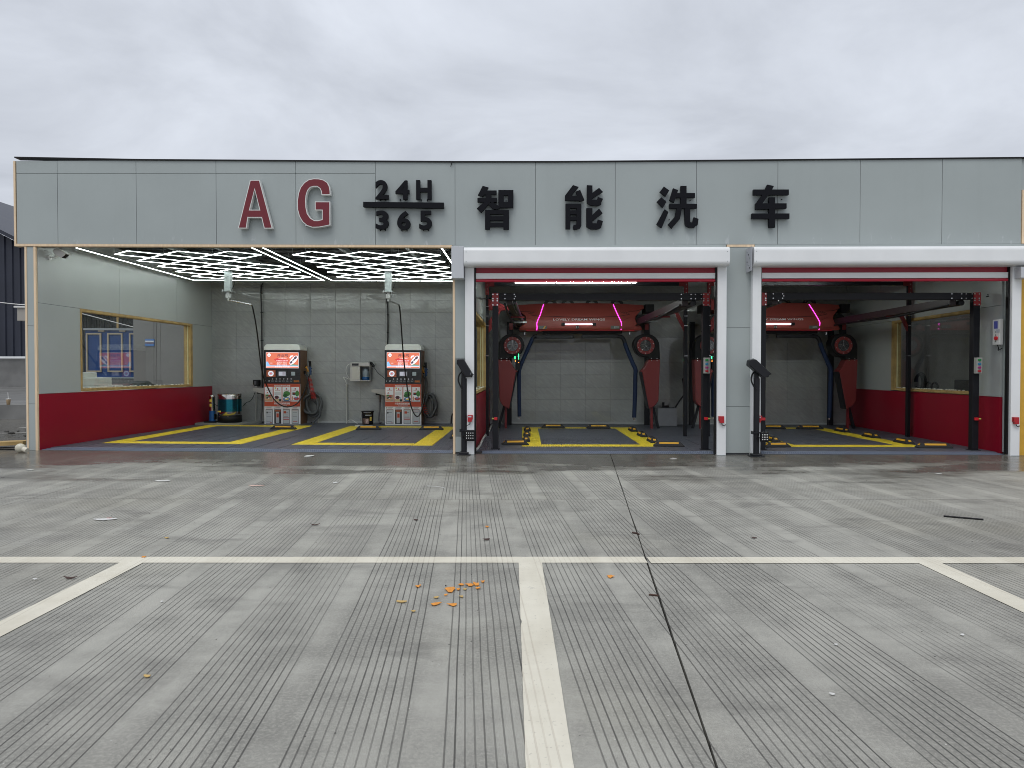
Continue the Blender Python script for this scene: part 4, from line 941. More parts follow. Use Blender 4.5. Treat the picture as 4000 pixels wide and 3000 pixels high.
# ------------------------------------------------------------------ lamp grids under the left bay ceiling
ZL = 3.80
def hexlight(u0, u1, w0, w1, gu0, gu1, gw0, gw1, lab, dead=()):
    t = thing('light_grid', lab, 'light grid', (u0 + u1) / 2, (w0 + w1) / 2, ZL, 'diamond pattern lamp grids')
    CASE = mat('lamp_case', (.07, .075, .075), .5, spec=.2)
    def tube(a, b, name='lamp_tube', lit=True):
        a, b = Vector((*a, ZL)), Vector((*b, ZL)); d = (b - a).normalized(); n = Vector((-d.y, d.x, 0)); h = .013
        a2, b2 = a + d * .015, b - d * .015
        vs = []
        for p in (a2, b2):
            for s, z in ((-h, .006), (h, .006), (h * .95, .002), (-h * .95, .002)): vs.append(p + n * s + Vector((0, 0, z)))
        MB().add(vs, [(0, 1, 2, 3), (7, 6, 5, 4), (0, 4, 5, 1), (1, 5, 6, 2), (2, 6, 7, 3), (3, 7, 4, 0)]).build(name, TUBE if lit else CASE, t)
        vs = [p + n * s + Vector((0, 0, z)) for p in (a2, b2) for s, z in ((-.016, .007), (.016, .007), (.016, .03), (-.016, .03))]
        return MB().add(vs, [(0, 1, 2, 3), (7, 6, 5, 4), (0, 4, 5, 1), (1, 5, 6, 2), (2, 6, 7, 3), (3, 7, 4, 0)])
    cases = []
    for k in range(3):
        cases.append(tube((u0 + (u1 - u0) * k / 3, w0), (u0 + (u1 - u0) * (k + 1) / 3, w0))); cases.append(tube((u0 + (u1 - u0) * k / 3, w1), (u0 + (u1 - u0) * (k + 1) / 3, w1)))
    for k in range(4):
        cases.append(tube((u0, w0 + (w1 - w0) * k / 4), (u0, w0 + (w1 - w0) * (k + 1) / 4))); cases.append(tube((u1, w0 + (w1 - w0) * k / 4), (u1, w0 + (w1 - w0) * (k + 1) / 4)))
    a = (gu1 - gu0) / 3; b = (gw1 - gw0) / 5
    for i in range(3):
        for j in range(5):
            T_ = (gu0 + (i + .5) * a, gw0 + j * b); Bo = (gu0 + (i + .5) * a, gw0 + (j + 1) * b); Lf = (gu0 + i * a, gw0 + (j + .5) * b); Rt = (gu0 + (i + 1) * a, gw0 + (j + .5) * b)
            for k, (p, q_) in enumerate(((T_, Lf), (T_, Rt), (Bo, Lf), (Bo, Rt))): cases.append(tube(p, q_, lit=(i, j, k) not in dead))
    m = MB()
    for c in cases: m.add(c.v, c.f)
    m.build('lamp_casing', CASE, t)
    m = MB()
    for i in range(4):
        for j in range(4): u = gu0 + i * a; w = gw0 + (j + .5) * b; m.cyl((u, w, ZL + .03), (u + .0, w, 4.11), .003, 5)
    m.build('hanging_wire', GALV, t)['kind'] = 'stuff'
hexlight(-8.33, -4.93, .5, 5.45, -8.02, -5.05, .98, 5.12, 'left one of the two white diamond light grids on the ceiling of the left bay', dead={(2, 1, 1), (2, 1, 3)})
hexlight(-4.72, -1.33, .55, 5.45, -4.42, -1.45, .98, 5.12, 'right one of the two white diamond light grids on the ceiling of the left bay')
# single lamp strips in the machine bays
for px0, px1, lab, py in ((2011, 2487, 'thin white lamp strip behind the door bar of the middle bay', 1103), (2960, 3281, 'thin white lamp strip behind the door bar of the right bay', 1097)):
    a, z = pw(px0, py + 2.5, 2.8); b, _ = pw(px1, py, 2.8)
    s = thing('lamp_strip', lab, 'ceiling lamp', (a + b) / 2, 2.8, z, 'lamp strips in the machine bays')
    n = 3
    for i in range(n): MB().box(a + (b - a) * i / n + .01, a + (b - a) * (i + 1) / n - .01, 2.78, 2.82, z + .000, z + .008).build('lamp_tube', TUBE2, s)
    MB().box(a, b, 2.785, 2.815, z + .009, z + .03).build('lamp_casing', MATS['lamp_case'], s)
    for i in (1, 2): MB().cyl((a + (b - a) * i / 3, 2.8, z + .05), (a + (b - a) * i / 3, 2.8, 4.02), .006, 6).build('hanging_rod', GALV, s)

# ------------------------------------------------------------------ cctv camera
u, z = pw(183, 1015, .35); ul = ULF
cc = thing('security_camera', 'white bullet security camera on a bracket at the top of the left wall', 'security camera', ul, .35, z)
e = lambda x, y: pw(x, y, .35)
MB().cyl((ul + .001, .35, e(183, 1006)[1]), (ul + .03, .35, e(183, 1006)[1]), .05, 18).build('wall_plate', WHITEP, cc)
p1 = e(185, 1006); p2 = e(222, 1003); p3 = e(222, 990)
MB().cyl((ul + .03, .35, p1[1]), (p2[0], .35, p2[1]), .013, 10).cyl((p2[0], .35, p2[1] - .012), (p2[0], .35, p3[1] + .01), .014, 10).build('arm', WHITEP, cc)
B1 = [e(*k) for k in ((213, 981), (222, 972), (264, 992), (257, 1001), (245, 1008), (220, 997))]
MB().prism(B1, .29, .41).build('camera_body', WHITEP, cc, .012)
B2 = [e(*k) for k in ((255, 990), (266, 995), (250, 1009), (240, 1003))]
MB().prism(B2, .305, .395).build('lens_front', BLACKP, cc, .006)
MB().prism([e(*k) for k in ((224, 971), (226, 969.5), (268, 992.5), (266, 994.5))], .28, .42).build('sun_shield', WHITEP, cc)
# ------------------------------------------------------------------ self service wash kiosks
KBR = mat('kiosk_bronze', (.18, .085, .035), .42, nz=.08); KWH = mat('kiosk_white', (.90, .92, .88), .35); KBK = mat('kiosk_black', (.008, .008, .009), .25, coat=.3)
ORG = mat('poster_orange', (.50, .075, .035), .5); PWH = mat('poster_white_sheet', (.82, .82, .85), .5)
PR = mat('print_red', (.45, .04, .03), .5); PK = mat('print_black', (.03, .03, .035), .5); PG = mat('print_green', (.06, .22, .05), .5); PS = mat('print_skin', (.62, .34, .20), .5)
PB = mat('print_blue', (.10, .25, .45), .5); PY = mat('print_yellow', (.75, .55, .10), .5); PGY = mat('print_grey', (.45, .47, .5), .5)
SO = emis('screen_orange', (.80, .20, .11), .85); SW = emis('screen_white', (.95, .9, .95), 1.0); SR = emis('screen_red', (.62, .05, .05), 1.0); SB = emis('screen_blue', (.25, .5, .8), 1.0); SK = emis('screen_dark', (.10, .05, .08), .9); SD = emis('screen_dull', (.40, .42, .48), .8)
WK = 6.55
def kx(x): return 1000 + x * .2412
def ky(y): return 1300 + y * .2412
KU0, KZ0 = pw(kx(135), ky(1490), WK - .15); KU1, KZT = pw(kx(715), ky(185), WK - .15)
KW = WK - .15
def K(x, y): return pw(kx(x), ky(y), KW)
KS = .021
def make_kiosk():
    t = thing('wash_kiosk', 'left self service car wash kiosk with orange screen and poster front', 'kiosk', KU0, KW, 0, 'self service wash kiosks')
    zcap = K(300, 279)[1]; zp = K(300, 825)[1]; zb = K(300, 1490)[1]; r = .11; WKB = KW + .62
    pts = [(KU0, zcap), (KU1, zcap)] + [(KU1 - r + r * math.cos(R(a)), KZT - r + r * math.sin(R(a))) for a in range(0, 91, 15)] + [(KU0 + r + r * math.cos(R(a)), KZT - r + r * math.sin(R(a))) for a in range(90, 181, 15)]
    MB().prism(pts, KW, WKB).build('top_cap', KWH, t, .008)
    MB().box(KU0 + .004, KU1 - .002, KW + .01, WKB, zb, zcap - .002).build('cabinet', KBR, t)
    MB().box(KU0, KU1, KW - .004, KW + .009, zp + .002, zcap - .002).build('control_panel', KBK, t)
    MB().box(KU0 + .004, KU1 - .004, KW + .0, KW + .009, zb + .004, zp - .002).build('poster_panel', PWH, t)
    for a in (KU0 + .06, KU1 - .06):
        for w in (KW + .06, WKB - .08): MB().cyl((a, w, .018), (a, w, zb), .02, 10).build('foot', CHROME, t)
    def flat(x0, y0, x1, y1, m, name, par, d):      # rectangle printed or lit on the front, kiosk picture units
        a, b = K(x0, y1), K(x1, y0); return MB().box(a[0], b[0], KW - d, KW - d + .001, a[1], b[1]).build(name, m, par)
    def poly(P, m, name, par, d): return MB().prism([K(*p) for p in P], KW - d, KW - d + .001).build(name, m, par)
    def ell(cx, cy, rx, ry, m, name, par, d, n=18, rot=0):
        return poly([(cx + rx * math.cos(a) * math.cos(rot) - ry * math.sin(a) * math.sin(rot), cy + rx * math.cos(a) * math.sin(rot) + ry * math.sin(a) * math.cos(rot)) for a in (2 * math.pi * i / n for i in range(n))], m, name, par, d)
    def txt(key, x0, y0, x1, y1, m, par, d, keep=False):
        a, b = K(x0, y1), K(x1, y0); return MB().text(key, a[0], b[0], a[1], b[1], KW - d, keep).build('lettering', m, par)
    # main screen
    sc = group_part('main_screen', t)
    flat(163, 318, 689, 570, SW, 'screen_edge', sc, .006); flat(167, 322, 685, 566, SO, 'screen_picture', sc, .0075)
    poly([(290, 430), (360, 405), (400, 420), (540, 440), (530, 470), (330, 465)], SR, 'red_brush', sc, .0088)
    ell(213, 360, 27, 28, SW, 'round_badge', sc, .0095); poly([(213, 348), (225, 370), (217, 368), (213, 360), (208, 368), (201, 370)], SK, 'badge_mark', sc, .0108)
    txt('open_', 345, 342, 525, 390, SK, sc, .0095); txt('l2', 365, 402, 497, 424, SW, sc, .0100); txt('l3', 325, 441, 525, 463, SW, sc, .0100)
    txt('l4', 345, 479, 502, 498, SW, sc, .0100); txt('l5', 342, 511, 505, 530, SW, sc, .0100); txt('l6', 308, 543, 545, 560, SW, sc, .0110)
    ell(612, 442, 92, 40, SW, 'car_body', sc, .0100, 22, R(-48)); ell(640, 405, 30, 20, SK, 'car_windscreen', sc, .0112, 12, R(-48)); ell(607, 437, 24, 12, SK, 'car_roof', sc, .0112, 12, R(-48)); ell(572, 478, 26, 17, SK, 'car_rear_window', sc, .0112, 12, R(-48))
    poly([(540, 410), (560, 370), (600, 365), (610, 378), (575, 390), (560, 415)], SW, 'flourish', sc, .0100)
    poly([(167, 470), (195, 465), (215, 510), (240, 530), (167, 535)], SB, 'blue_hill', sc, .0090); flat(167, 530, 685, 539, SB, 'skyline', sc, .0092); flat(167, 541, 685, 545, SW, 'rule', sc, .0095)
    poly([(560, 525), (600, 505), (660, 520), (685, 515), (685, 538), (560, 538)], emis('screen_green', (.15, .3, .15), 1), 'green_hill', sc, .0089)
    for i in range(9): x = 180 + i * 52; y = 480 + (i * 37) % 30; flat(x, y, x + 34, y + 6, SW if i % 2 else SR, 'cloud_streak', sc, .0087)
    # dial, small display, reader, buttons
    dl = group_part('dial', t); flat(172, 608, 315, 712, mat('dial_orange', (.50, .12, .05), .4), 'dial_plate', dl, .006); ell(243, 660, 44, 44, emis('dial_white', (.9, .88, .95), .8), 'dial_face', dl, .0075, 26); ell(243, 660, 30, 30, SD, 'dial_ring', dl, .0085, 22); ell(243, 660, 12, 12, SR, 'dial_mark', dl, .0095, 12)
    ds = group_part('small_display', t); flat(350, 612, 498, 714, PGY and mat('bezel', (.05, .05, .055), .4), 'bezel', ds, .008); flat(370, 630, 480, 694, SD, 'display', ds, .0095)
    for i in range(4): flat(430, 642 + i * 13, 470, 647 + i * 13, SK, 'display_line', ds, .0105)
    flat(572, 633, 635, 692, mat('reader', (.45, .52, .55), .3), 'card_reader', t, .008); flat(640, 636, 706, 692, mat('dark_key', (.02, .02, .022), .4), 'info_plate', t, .0062)
    for x in (272, 333, 393, 453, 514, 574):
        a = K(x, 747); MB().cyl((a[0], KW - .004, a[1]), (a[0], KW - .022, a[1]), .017, 12).build('button', CHROME, t)
    for i, k in enumerate(('k1', 'k2', 'k3', 'k4', 'k5', 'k6')):
        x = 242 + i * 60; kp = flat(x, 766, x + 52, 800, mat('key_plate', (.035, .037, .04), .3), 'key_plate', t, .006); txt(k, x + 8, 774, x + 44, 792, PGY, t, .0075)
    flat(613, 770, 697, 799, mat('label_orange', (.45, .16, .03), .5), 'orange_label', t, .006); txt('lab', 622, 777, 688, 791, PR, t, .0075)
    txt('n1', 155, 772, 162, 794, PGY, t, .006); poly([(200, 775), (228, 768), (222, 776), (214, 778), (225, 792), (212, 784), (203, 795), (208, 780)], PWH, 'pictogram', t, .006)
    # poster
    ps = group_part('front_poster', t)
    flat(137, 826, 713, 1190, ORG, 'orange_sheet', ps, .003); txt('band1', 295, 842, 555, 872, PWH, ps, .0045); txt('band2', 292, 1128, 552, 1160, PWH, ps, .0045); txt('band2s', 345, 1170, 500, 1182, PGY, ps, .0045)
    flat(137, 1114, 713, 1118, PR, 'rule', ps, .0042)
    for i, (x0, x1) in enumerate(((143, 270), (288, 415), (430, 558), (573, 700))):
        c = flat(x0, 877, x1, 1114, PWH, 'card', ps, .005); cx = (x0 + x1) / 2
        ell(cx, 908, 12, 12, PR, 'card_number', ps, .0062, 12); txt(f'c{i + 1}', cx - 42, 924, cx + 42, 940, PR, ps, .0062)
        if i == 0:
            flat(x0 + 2, 1000, x1 - 2, 1110, mat('print_tan', (.42, .33, .25), .5), 'table', ps, .0056); ell(cx + 5, 1055, 45, 22, PK, 'plate', ps, .0062); ell(cx - 20, 1085, 42, 18, PS, 'hand', ps, .0068, 12, .3); ell(cx + 30, 1060, 30, 13, PS, 'hand', ps, .0070, 12, -.4); ell(cx - 22, 1012, 22, 14, PG, 'leaf', ps, .0066); ell(cx + 12, 1020, 30, 12, PR, 'dish', ps, .0066); poly([(cx - 40, 980), (cx - 20, 958), (cx, 980)], PR, 'roof_shape', ps, .0064); ell(cx + 5, 1058, 22, 9, PWH, 'bowl', ps, .0068)
        elif i == 1:
            flat(x0 + 2, 1070, x1 - 2, 1112, mat('print_sand', (.55, .45, .28), .5), 'ground_band', ps, .0056); ell(cx - 15, 1045, 36, 28, mat('print_maroon', (.16, .02, .04), .5), 'car_front', ps, .0062); ell(cx - 15, 1038, 24, 12, PK, 'windscreen', ps, .0068); ell(cx + 40, 1090, 18, 22, PK, 'worker', ps, .0066); flat(cx + 32, 1040, cx + 44, 1075, PB, 'worker_body', ps, .0067)
            for k in range(3): flat(x0 + 12, 968 + 16 * k, x1 - 14, 971 + 16 * k, PK, 'text_line', ps, .0062)
            ell(cx - 35, 895, 13, 13, PY, 'sun_shape', ps, .0064)
        elif i == 2:
            ell(cx + 5, 985, 56, 42, PG, 'tree', ps, .0058, 11); ell(cx - 20, 1015, 40, 30, mat('print_dgreen', (.025, .12, .03), .5), 'bush', ps, .0062, 9); ell(cx + 2, 1072, 58, 32, PB, 'car_shape', ps, .0066); ell(cx + 5, 1070, 34, 17, PY, 'foam_shape', ps, .0070, 9); ell(cx - 8, 1062, 16, 10, PWH, 'glint', ps, .0074); flat(x0 + 2, 1098, x1 - 2, 1112, PK, 'shade_band', ps, .0068)
        else:
            ell(cx + 32, 985, 32, 48, PG, 'tree', ps, .0058, 11); flat(cx - 46, 965, cx + 2, 1006, PK, 'board', ps, .0062); flat(cx - 38, 975, cx - 6, 984, PR, 'board_text', ps, .0068); ell(cx + 18, 1065, 46, 26, mat('print_carred', (.42, .05, .05), .5), 'red_car', ps, .0064); ell(cx + 14, 1052, 22, 10, PB, 'car_window', ps, .0070); ell(cx - 44, 1060, 12, 34, PS, 'figure', ps, .0068); flat(x0 + 2, 1092, x1 - 2, 1112, PGY, 'road_band', ps, .0060)
            flat(cx + 14, 884, cx + 34, 928, mat('print_pale', (.75, .8, .8), .4), 'sticker', ps, .0075)
        x0, x1 = ((157, 270), (297, 408), (436, 547), (580, 690))[i]
        txt(f'n{i + 1}', x0 + 1, 1196, x0 + 9, 1224, PK, ps, .003); flat(x0 + 16, 1198, x1 - 4, 1204, PK, 'text_line', ps, .003); flat(x0 + 16, 1213, x1 - 22, 1219, PK, 'text_line', ps, .003); flat(x0, 1230, x1, 1235, PR, 'red_rule', ps, .003)
        flat(x0, 1240, x1, 1472, PK, 'phone_frame', ps, .003); flat(x0 + 6, 1247, x1 - 6, 1466, PK if i == 1 else mat('phone_screen', (.50, .52, .56), .5), 'phone_screen', ps, .0042)
        cx = (x0 + x1) / 2
        if i == 1:
            flat(cx - 30, 1280, cx + 22, 1460, PGY, 'kiosk_picture', ps, .0052); flat(cx - 46, 1250, cx + 46, 1274, mat('print_rust', (.35, .09, .04), .5), 'band_picture', ps, .0052); flat(cx - 20, 1305, cx + 18, 1370, ORG, 'screen_shape', ps, .0060)
        else:
            for k in range(5 if i != 2 else 3): flat(x0 + 16, 1285 + 36 * k, x1 - 26 - 8 * (k % 2), 1289 + 36 * k, PGY if k % 2 else PK, 'text_line', ps, .0052)
            if i == 2:
                flat(x0 + 12, 1268, cx - 2, 1305, ORG, 'picture_block', ps, .0054); flat(x0 + 10, 1372, x1 - 10, 1380, PR, 'bar', ps, .0054); flat(x0 + 10, 1398, x1 - 10, 1408, PR, 'bar', ps, .0054)
            if i == 3: flat(x0 + 20, 1430, x1 - 20, 1438, ORG, 'bar', ps, .0054); flat(x0 + 10, 1262, x1 - 10, 1266, PR, 'bar', ps, .0054)
            if i == 0: flat(x0 + 14, 1278, x0 + 34, 1304, PK, 'picture_block', ps, .0054); flat(x1 - 40, 1450, x1 - 12, 1458, PR, 'bar', ps, .0054)
    # side: hose outlet and holder
    MB().cyl((KU1 + .001, KW + .32, K(770, 640)[1]), (KU1 + .04, KW + .32, K(770, 640)[1]), .04, 14).build('hose_outlet', BLACKP, t)
    MB().box(KU1 + .001, KU1 + .05, KW + .42, KW + .50, K(770, 560)[1], K(770, 530)[1]).build('gun_holder', BLACKM, t)
    return t
k1 = make_kiosk()
U2 = pw(1300 + 843 * .2412, 1500, KW)[0]; DK = B(U2, KW, 0) - B(KU0, KW, 0)
DK.z = B(0, 0, pw(1560, 1662, KW)[1]).z - B(0, 0, KZ0).z - .012; DK.z = max(DK.z, -.02)
k2 = dup(k1, DK); k2['label'] = 'right self service car wash kiosk with orange screen, near the water dispenser'
# hoses and guns hanging at the kiosk sides
HOSE = mat('grey_hose', (.09, .095, .10), .45, bump=.5, bscale=160); BH = mat('black_hose', (.010, .010, .011), .4)
def hs(P, w, r, name, m, lab, cat, grp=None, sub=5, n=8):
    pts = [(*pw(x, y, w_)[:1], w_, pw(x, y, w_)[1]) for x, y, w_ in [(p[0], p[1], p[2] if len(p) > 2 else w) for p in P]]
    return single(MB().tube(pts, r, n, sub).build(name, m), lab, cat, grp)
GV = 'vacuum hoses hung at the kiosks'
WH = KW + .36
def coil(cx, cy, rx, ry, seed, start, tail, lab):
    rnd = random.Random(seed); P = list(start)
    for k in range(5):
        ox, oy = rnd.uniform(-9, 9), rnd.uniform(-6, 6)
        for i in range(8):
            a = -math.pi * .5 + i * math.pi / 4; P.append((cx + ox + rx * math.cos(a) * rnd.uniform(.75, 1.1), cy + oy + ry * math.sin(a) * rnd.uniform(.9, 1.08), WH - .06 + .05 * k + rnd.uniform(-.02, .02)))
    P += tail
    return hs(P, WH, .034, 'vacuum_hose', HOSE, lab, 'hose', GV, 4)
coil(1219, 1578, 32, 40, 3, [(1184, 1455), (1200, 1470), (1206, 1500), (1203, 1540)], [(1245, 1590), (1250, 1620), (1232, 1640), (1219, 1657)], 'thick grey vacuum hose coiled at the right side of the left kiosk')
coil(1678, 1582, 22, 44, 5, [(1650, 1462), (1664, 1480), (1666, 1510), (1662, 1550)], [(1692, 1560), (1704, 1600), (1702, 1620)], 'thick grey vacuum hose coiled at the right side of the right kiosk')
for P, lab in (([(1219, 1657), (1214, 1661)], 'black nozzle at the end of the vacuum hose on the floor beside the left kiosk'), ([(1702, 1608), (1703, 1623)], 'black nozzle at the end of the vacuum hose beside the right kiosk')):
    a = pw(*P[0], WH + .1); b = pw(*P[1], WH + .1)
    single(MB().cyl((a[0], WH + .1, a[1]), (b[0], WH + .1, max(b[1], .03)), .03, 12, .045).build('hose_nozzle', BLACKP), lab, 'nozzle', 'hose nozzles')
# red spiral air hoses
def spiral(x0, y0, x1, y1, r, turns, lab):
    a = pw(x0, y0, WH); b = pw(x1, y1, WH); A = Vector((a[0], WH - .12, a[1])); Bv = Vector((b[0], WH - .14, b[1])); P = []
    n = turns * 8
    for i in range(n + 1):
        t_ = i / n; c = A.lerp(Bv, t_); an = 2 * math.pi * turns * t_; rr = r * (.7 + .5 * t_); P.append(c + Vector((math.cos(an) * rr, math.sin(an) * rr * .6, math.sin(an) * rr * .25)))
    return single(MB().tube(P, .006, 5, 1).build('spiral_hose', mat('hose_red', (.50, .025, .02), .35)), lab, 'hose', 'red spiral air hoses')
spiral(1214, 1472, 1232, 1556, .058, 17, 'bright red spiral air hose hanging over the coil at the left kiosk')
spiral(1655, 1570, 1668, 1612, .05, 6, 'short dark red spiral air hose low beside the right kiosk')
GB = mat('gun_blue', (.015, .05, .14), .4); GY = mat('gun_orange', (.55, .24, .02), .4)
for dx, dy, wh in ((0, 0, 'left'), (452, 5, 'right')):
    g = 'spray guns holstered at the kiosks'
    u, z = pw(1210 + dx, 1440 + dy, WH - .1)
    a = thing('pressure_gun', f'dark blue pressure wash gun with black tip at the side of the {wh} kiosk', 'spray gun', u, WH - .1, z, g)
    e = lambda x, y: (pw(x + dx, y + dy, WH - .1)[0], WH - .1, pw(x + dx, y + dy, WH - .1)[1])
    MB().cyl(e(1210, 1411), e(1212, 1432), .035, 12, .028).build('nozzle_tip', BLACKP, a); MB().cyl(e(1212, 1430), e(1213, 1464), .026, 12, .03).build('grip', GB, a)
    MB().cyl(e(1213, 1444), e(1219, 1437), .012, 8).cyl(e(1214, 1455), e(1218, 1448), .01, 8).build('trigger', GB, a)
    b = thing('air_gun', f'orange air blow gun tilted beside the {wh} kiosk', 'spray gun', u - .08, WH - .16, z, g)
    MB().cyl(e(1196, 1432), e(1205, 1452), .022, 10, .018).build('gun_body', GY, b); MB().cyl(e(1194, 1436), e(1201, 1430), .017, 8).build('gun_head', GY, b)
# swivel arms and wash hoses from the ceiling
def swivel(px, pyb, wv, arm, hose, lab, hlab):
    u, z = pw(px, pyb, wv); t = thing('swivel_post', lab, 'hose arm', u, wv, z, 'galvanised ceiling posts with swivel arms')
    MB().box(u - .075, u + .075, wv - .06, wv + .06, z + .012, 4.08).build('post', GALV, t)
    MB().box(u - .12, u + .12, wv - .12, wv + .12, z, z + .012).build('flange', GALV, t)
    for a in (-.1, .1): MB().cyl((u + a, wv - .1, z - .02), (u + a, wv - .1, z + .04), .008, 8).build('bolt', CHROME, t)
    MB().box(u - .03, u + .03, wv - .03, wv + .03, z - .07, z).box(u - .05, u + .05, wv - .05, wv + .05, z - .145, z - .045, .008).cyl((u, wv, z - .21), (u, wv, z - .14), .025, 12).build('swivel_joint', mat('alu', (.55, .56, .55), .35, .3), t)
    ax, ay, aw = arm; e = pw(ax, ay, aw); MB().cyl((u, wv, z - .19), (e[0], aw, e[1]), .018, 10).build('arm', CHROME, t)
    MB().tube([(u + .03, wv, 4.0), (u + .14, wv - .02, z + .45), (u + .16, wv - .02, z + .2), (u + .05, wv - .04, z - .03)], .007, 6).build('cable', BLACKP, t)
    P = [(e[0], aw, e[1])] + [(pw(x, y, w_)[0], w_, pw(x, y, w_)[1]) for x, y, w_ in hose]
    single(MB().tube(P, .017, 8, 6).build('wash_hose', BH), hlab, 'hose', 'black wash hoses from the swivel arms')
swivel(892, 1140, 3.9, (983, 1191, 4.0), [(990, 1215, 4.2), (1003, 1290, 4.6), (1022, 1440, 5.4), (1040, 1500, 5.8), (1068, 1556, 6.0), (1098, 1583, 6.1), (1128, 1589, 6.15), (1158, 1578, 6.2), (1180, 1550, 6.35), (1198, 1505, 6.6), (1209, 1462, WH - .1)],
       'galvanised ceiling post with swivel arm pointing right, above the left kiosk', 'black wash hose drooping in a wide loop across the left kiosk poster')
swivel(1517, 1142, 3.9, (1558, 1190, 4.7), [(1562, 1210, 4.8), (1567, 1270, 5.0), (1575, 1380, 5.5), (1586, 1480, 5.9), (1597, 1550, 6.05), (1610, 1600, 6.1), (1624, 1624, 6.1), (1638, 1622, 6.15), (1650, 1590, 6.3), (1660, 1530, 6.5), (1664, 1466, WH - .1)],
       'galvanised ceiling post with a short looking swivel arm, above the right kiosk', 'black wash hose hanging nearly straight over the right kiosk screen')
# supply pipes on the back wall
def wallpipe(P, r, m, lab, cat='pipe', w=6.97, clips=True, grp=None):
    t = thing('wall_pipe', lab, cat, *[pw(P[-1][0], P[-1][1], w)[0], w, pw(P[-1][0], P[-1][1], w)[1]], grp)
    MB().tube([(pw(x, y, w)[0], w, pw(x, y, w)[1]) for x, y in P], r, 8, 5).build('pipe', m, t)
    if clips:
        for (x, y) in P[1:-1]: u, z = pw(x, y, w); MB().box(u - r - .008, u + r + .008, w - r - .004, w + .05, z - .01, z + .01).build('clip', WHITEP if m != BH else BLACKP, t)
    return t
wallpipe([(1027, 1105), (1022, 1118), (1019, 1145), (1022, 1220), (1023, 1330), (1024, 1430), (1025, 1515)], .02, BH, 'black supply pipe down the back wall to the left kiosk', grp='black supply pipes on the back wall')
wallpipe([(1511, 1140), (1512, 1180), (1515, 1230), (1515, 1300), (1514, 1360)], .02, BH, 'black supply pipe down the back wall to the right kiosk', grp='black supply pipes on the back wall')
PVC = mat('pvc', (.50, .50, .47), .4)
def poly_pipe(P, r, m, lab, w=6.97, grp=None):
    pts = [(pw(x, y, w)[0], w, pw(x, y, w)[1]) for x, y in P]; t = thing('water_pipe', lab, 'pipe', pts[0][0], w, 0, grp); mb = MB()
    for a, b in zip(pts, pts[1:]): mb.cyl(a, b, r, 10)
    mb.build('pipe', m, t)
    for a in pts: MB().blob(a, r * 1.35, (1, 1, 1), 0, 2).build('joint', m, t)
    return t
poly_pipe([(1002, 1536), (1000, 1600), (999, 1651), (1030, 1652)], .016, PVC, 'thin white water pipe below the sink beside the left kiosk', grp='white water pipes')
poly_pipe([(1244, 1585), (1243, 1654), (1300, 1656)], .018, PVC, 'short white water pipe rising behind the hoses of the left kiosk', grp='white water pipes')
poly_pipe([(1353, 1503), (1355, 1655)], .022, PVC, 'white upright water pipe below the wall dispenser', grp='white water pipes')
single(MB().tube([(pw(x, y, 6.9)[0], 6.9, pw(x, y, 6.9)[1]) for x, y in ((1353, 1500), (1350, 1488), (1341, 1473), (1352, 1476), (1366, 1481), (1356, 1465), (1352, 1445), (1357, 1428), (1366, 1421))], .008, 6).build('thin_hose', WHITEP), 'thin white hose looping from the pipe to the wall dispenser', 'hose')
single(MB().tube([(pw(x, y, 6.7)[0], 6.7, pw(x, y, 6.7)[1]) for x, y in ((1352, 1655), (1360, 1643), (1375, 1641), (1390, 1650), (1402, 1661))], .008, 6).build('thin_hose', WHITEP), 'thin white hose arching over the floor to the tray of the bucket', 'hose')
# sinks
SKM = mat('sink', (.42, .40, .38), .35)
def sink(P, trap, lab, w1=6.98, w0=6.55):
    A = [pw(x, y, w0) for x, y in P]; t = thing('wall_sink', lab, 'sink', A[0][0], w0, A[-1][1], 'small wall sinks beside the kiosks')
    MB().prism(A, w0, w1).build('basin', SKM, t, .008)
    ys = min(a[1] for a in A); x = pw(trap, 1540, 6.75)[0]; s_ = ys
    MB().box(x - .09, x + .12, 6.6, 6.95, s_ + .02, s_ + .10, .01).build('sink_underside', BLACKP, t)
    MB().cyl((x, 6.75, s_ - .10), (x, 6.75, s_ + .05), .035, 12).cyl((x, 6.75, s_ - .18), (x, 6.75, s_ - .08), .026, 12).build('drain_trap', mat('trap', (.14, .12, .11), .35, .5), t)
    MB().tube([(x, 6.75, s_ - .15), (x - .01, 6.76, s_ - .4), (x - .03, 6.75, s_ - .6), (x, 6.7, s_ - .75), (x + .06, 6.65, .06)], .022, 8).build('drain_hose', mat('drain_grey', (.13, .13, .14), .45, bump=.5, bscale=150), t)
    return t
sink([(987, 1517), (1036, 1517), (1036, 1541), (1002, 1532), (988, 1527)], 1024, 'pale wall sink half hidden behind the left kiosk')
sink([(1450, 1521), (1506, 1521), (1506, 1547), (1476, 1538), (1451, 1531)], 1484, 'pale wall sink half hidden behind the right kiosk')
# hand dryer / soap box on the wall and its cable
u0, z0 = pw(990, 1508, 6.9); u1, z1 = pw(1012, 1484, 6.9)
sb = thing('soap_dispenser', 'black wall mounted dispenser above the left sink', 'dispenser', u0, 6.9, z0)
MB().prism([(u0, z0 + .05), (u0 + .04, z0), (u1 - .02, z0), (u1, z0 + .05), (u1, z1), (u0, z1)], 6.86, 7.03).build('dispenser_body', BLACKP, sb, .012)
MB().box(u0 + .04, u0 + .10, 6.85, 6.858, z0 + .04, z1 - .03).build('window', mat('smoke', (.10, .10, .11), .15), sb); MB().box(u0 + .06, u0 + .1, 6.88, 6.94, z0 - .03, z0).build('spout', WHITEP, sb)
hs([(998, 1526), (990, 1548), (978, 1566), (962, 1573), (950, 1585), (940, 1588), (934, 1593)], 6.8, .008, 'power_cable', BLACKP, 'black cable from the left sink to the steel drum', 'cable')
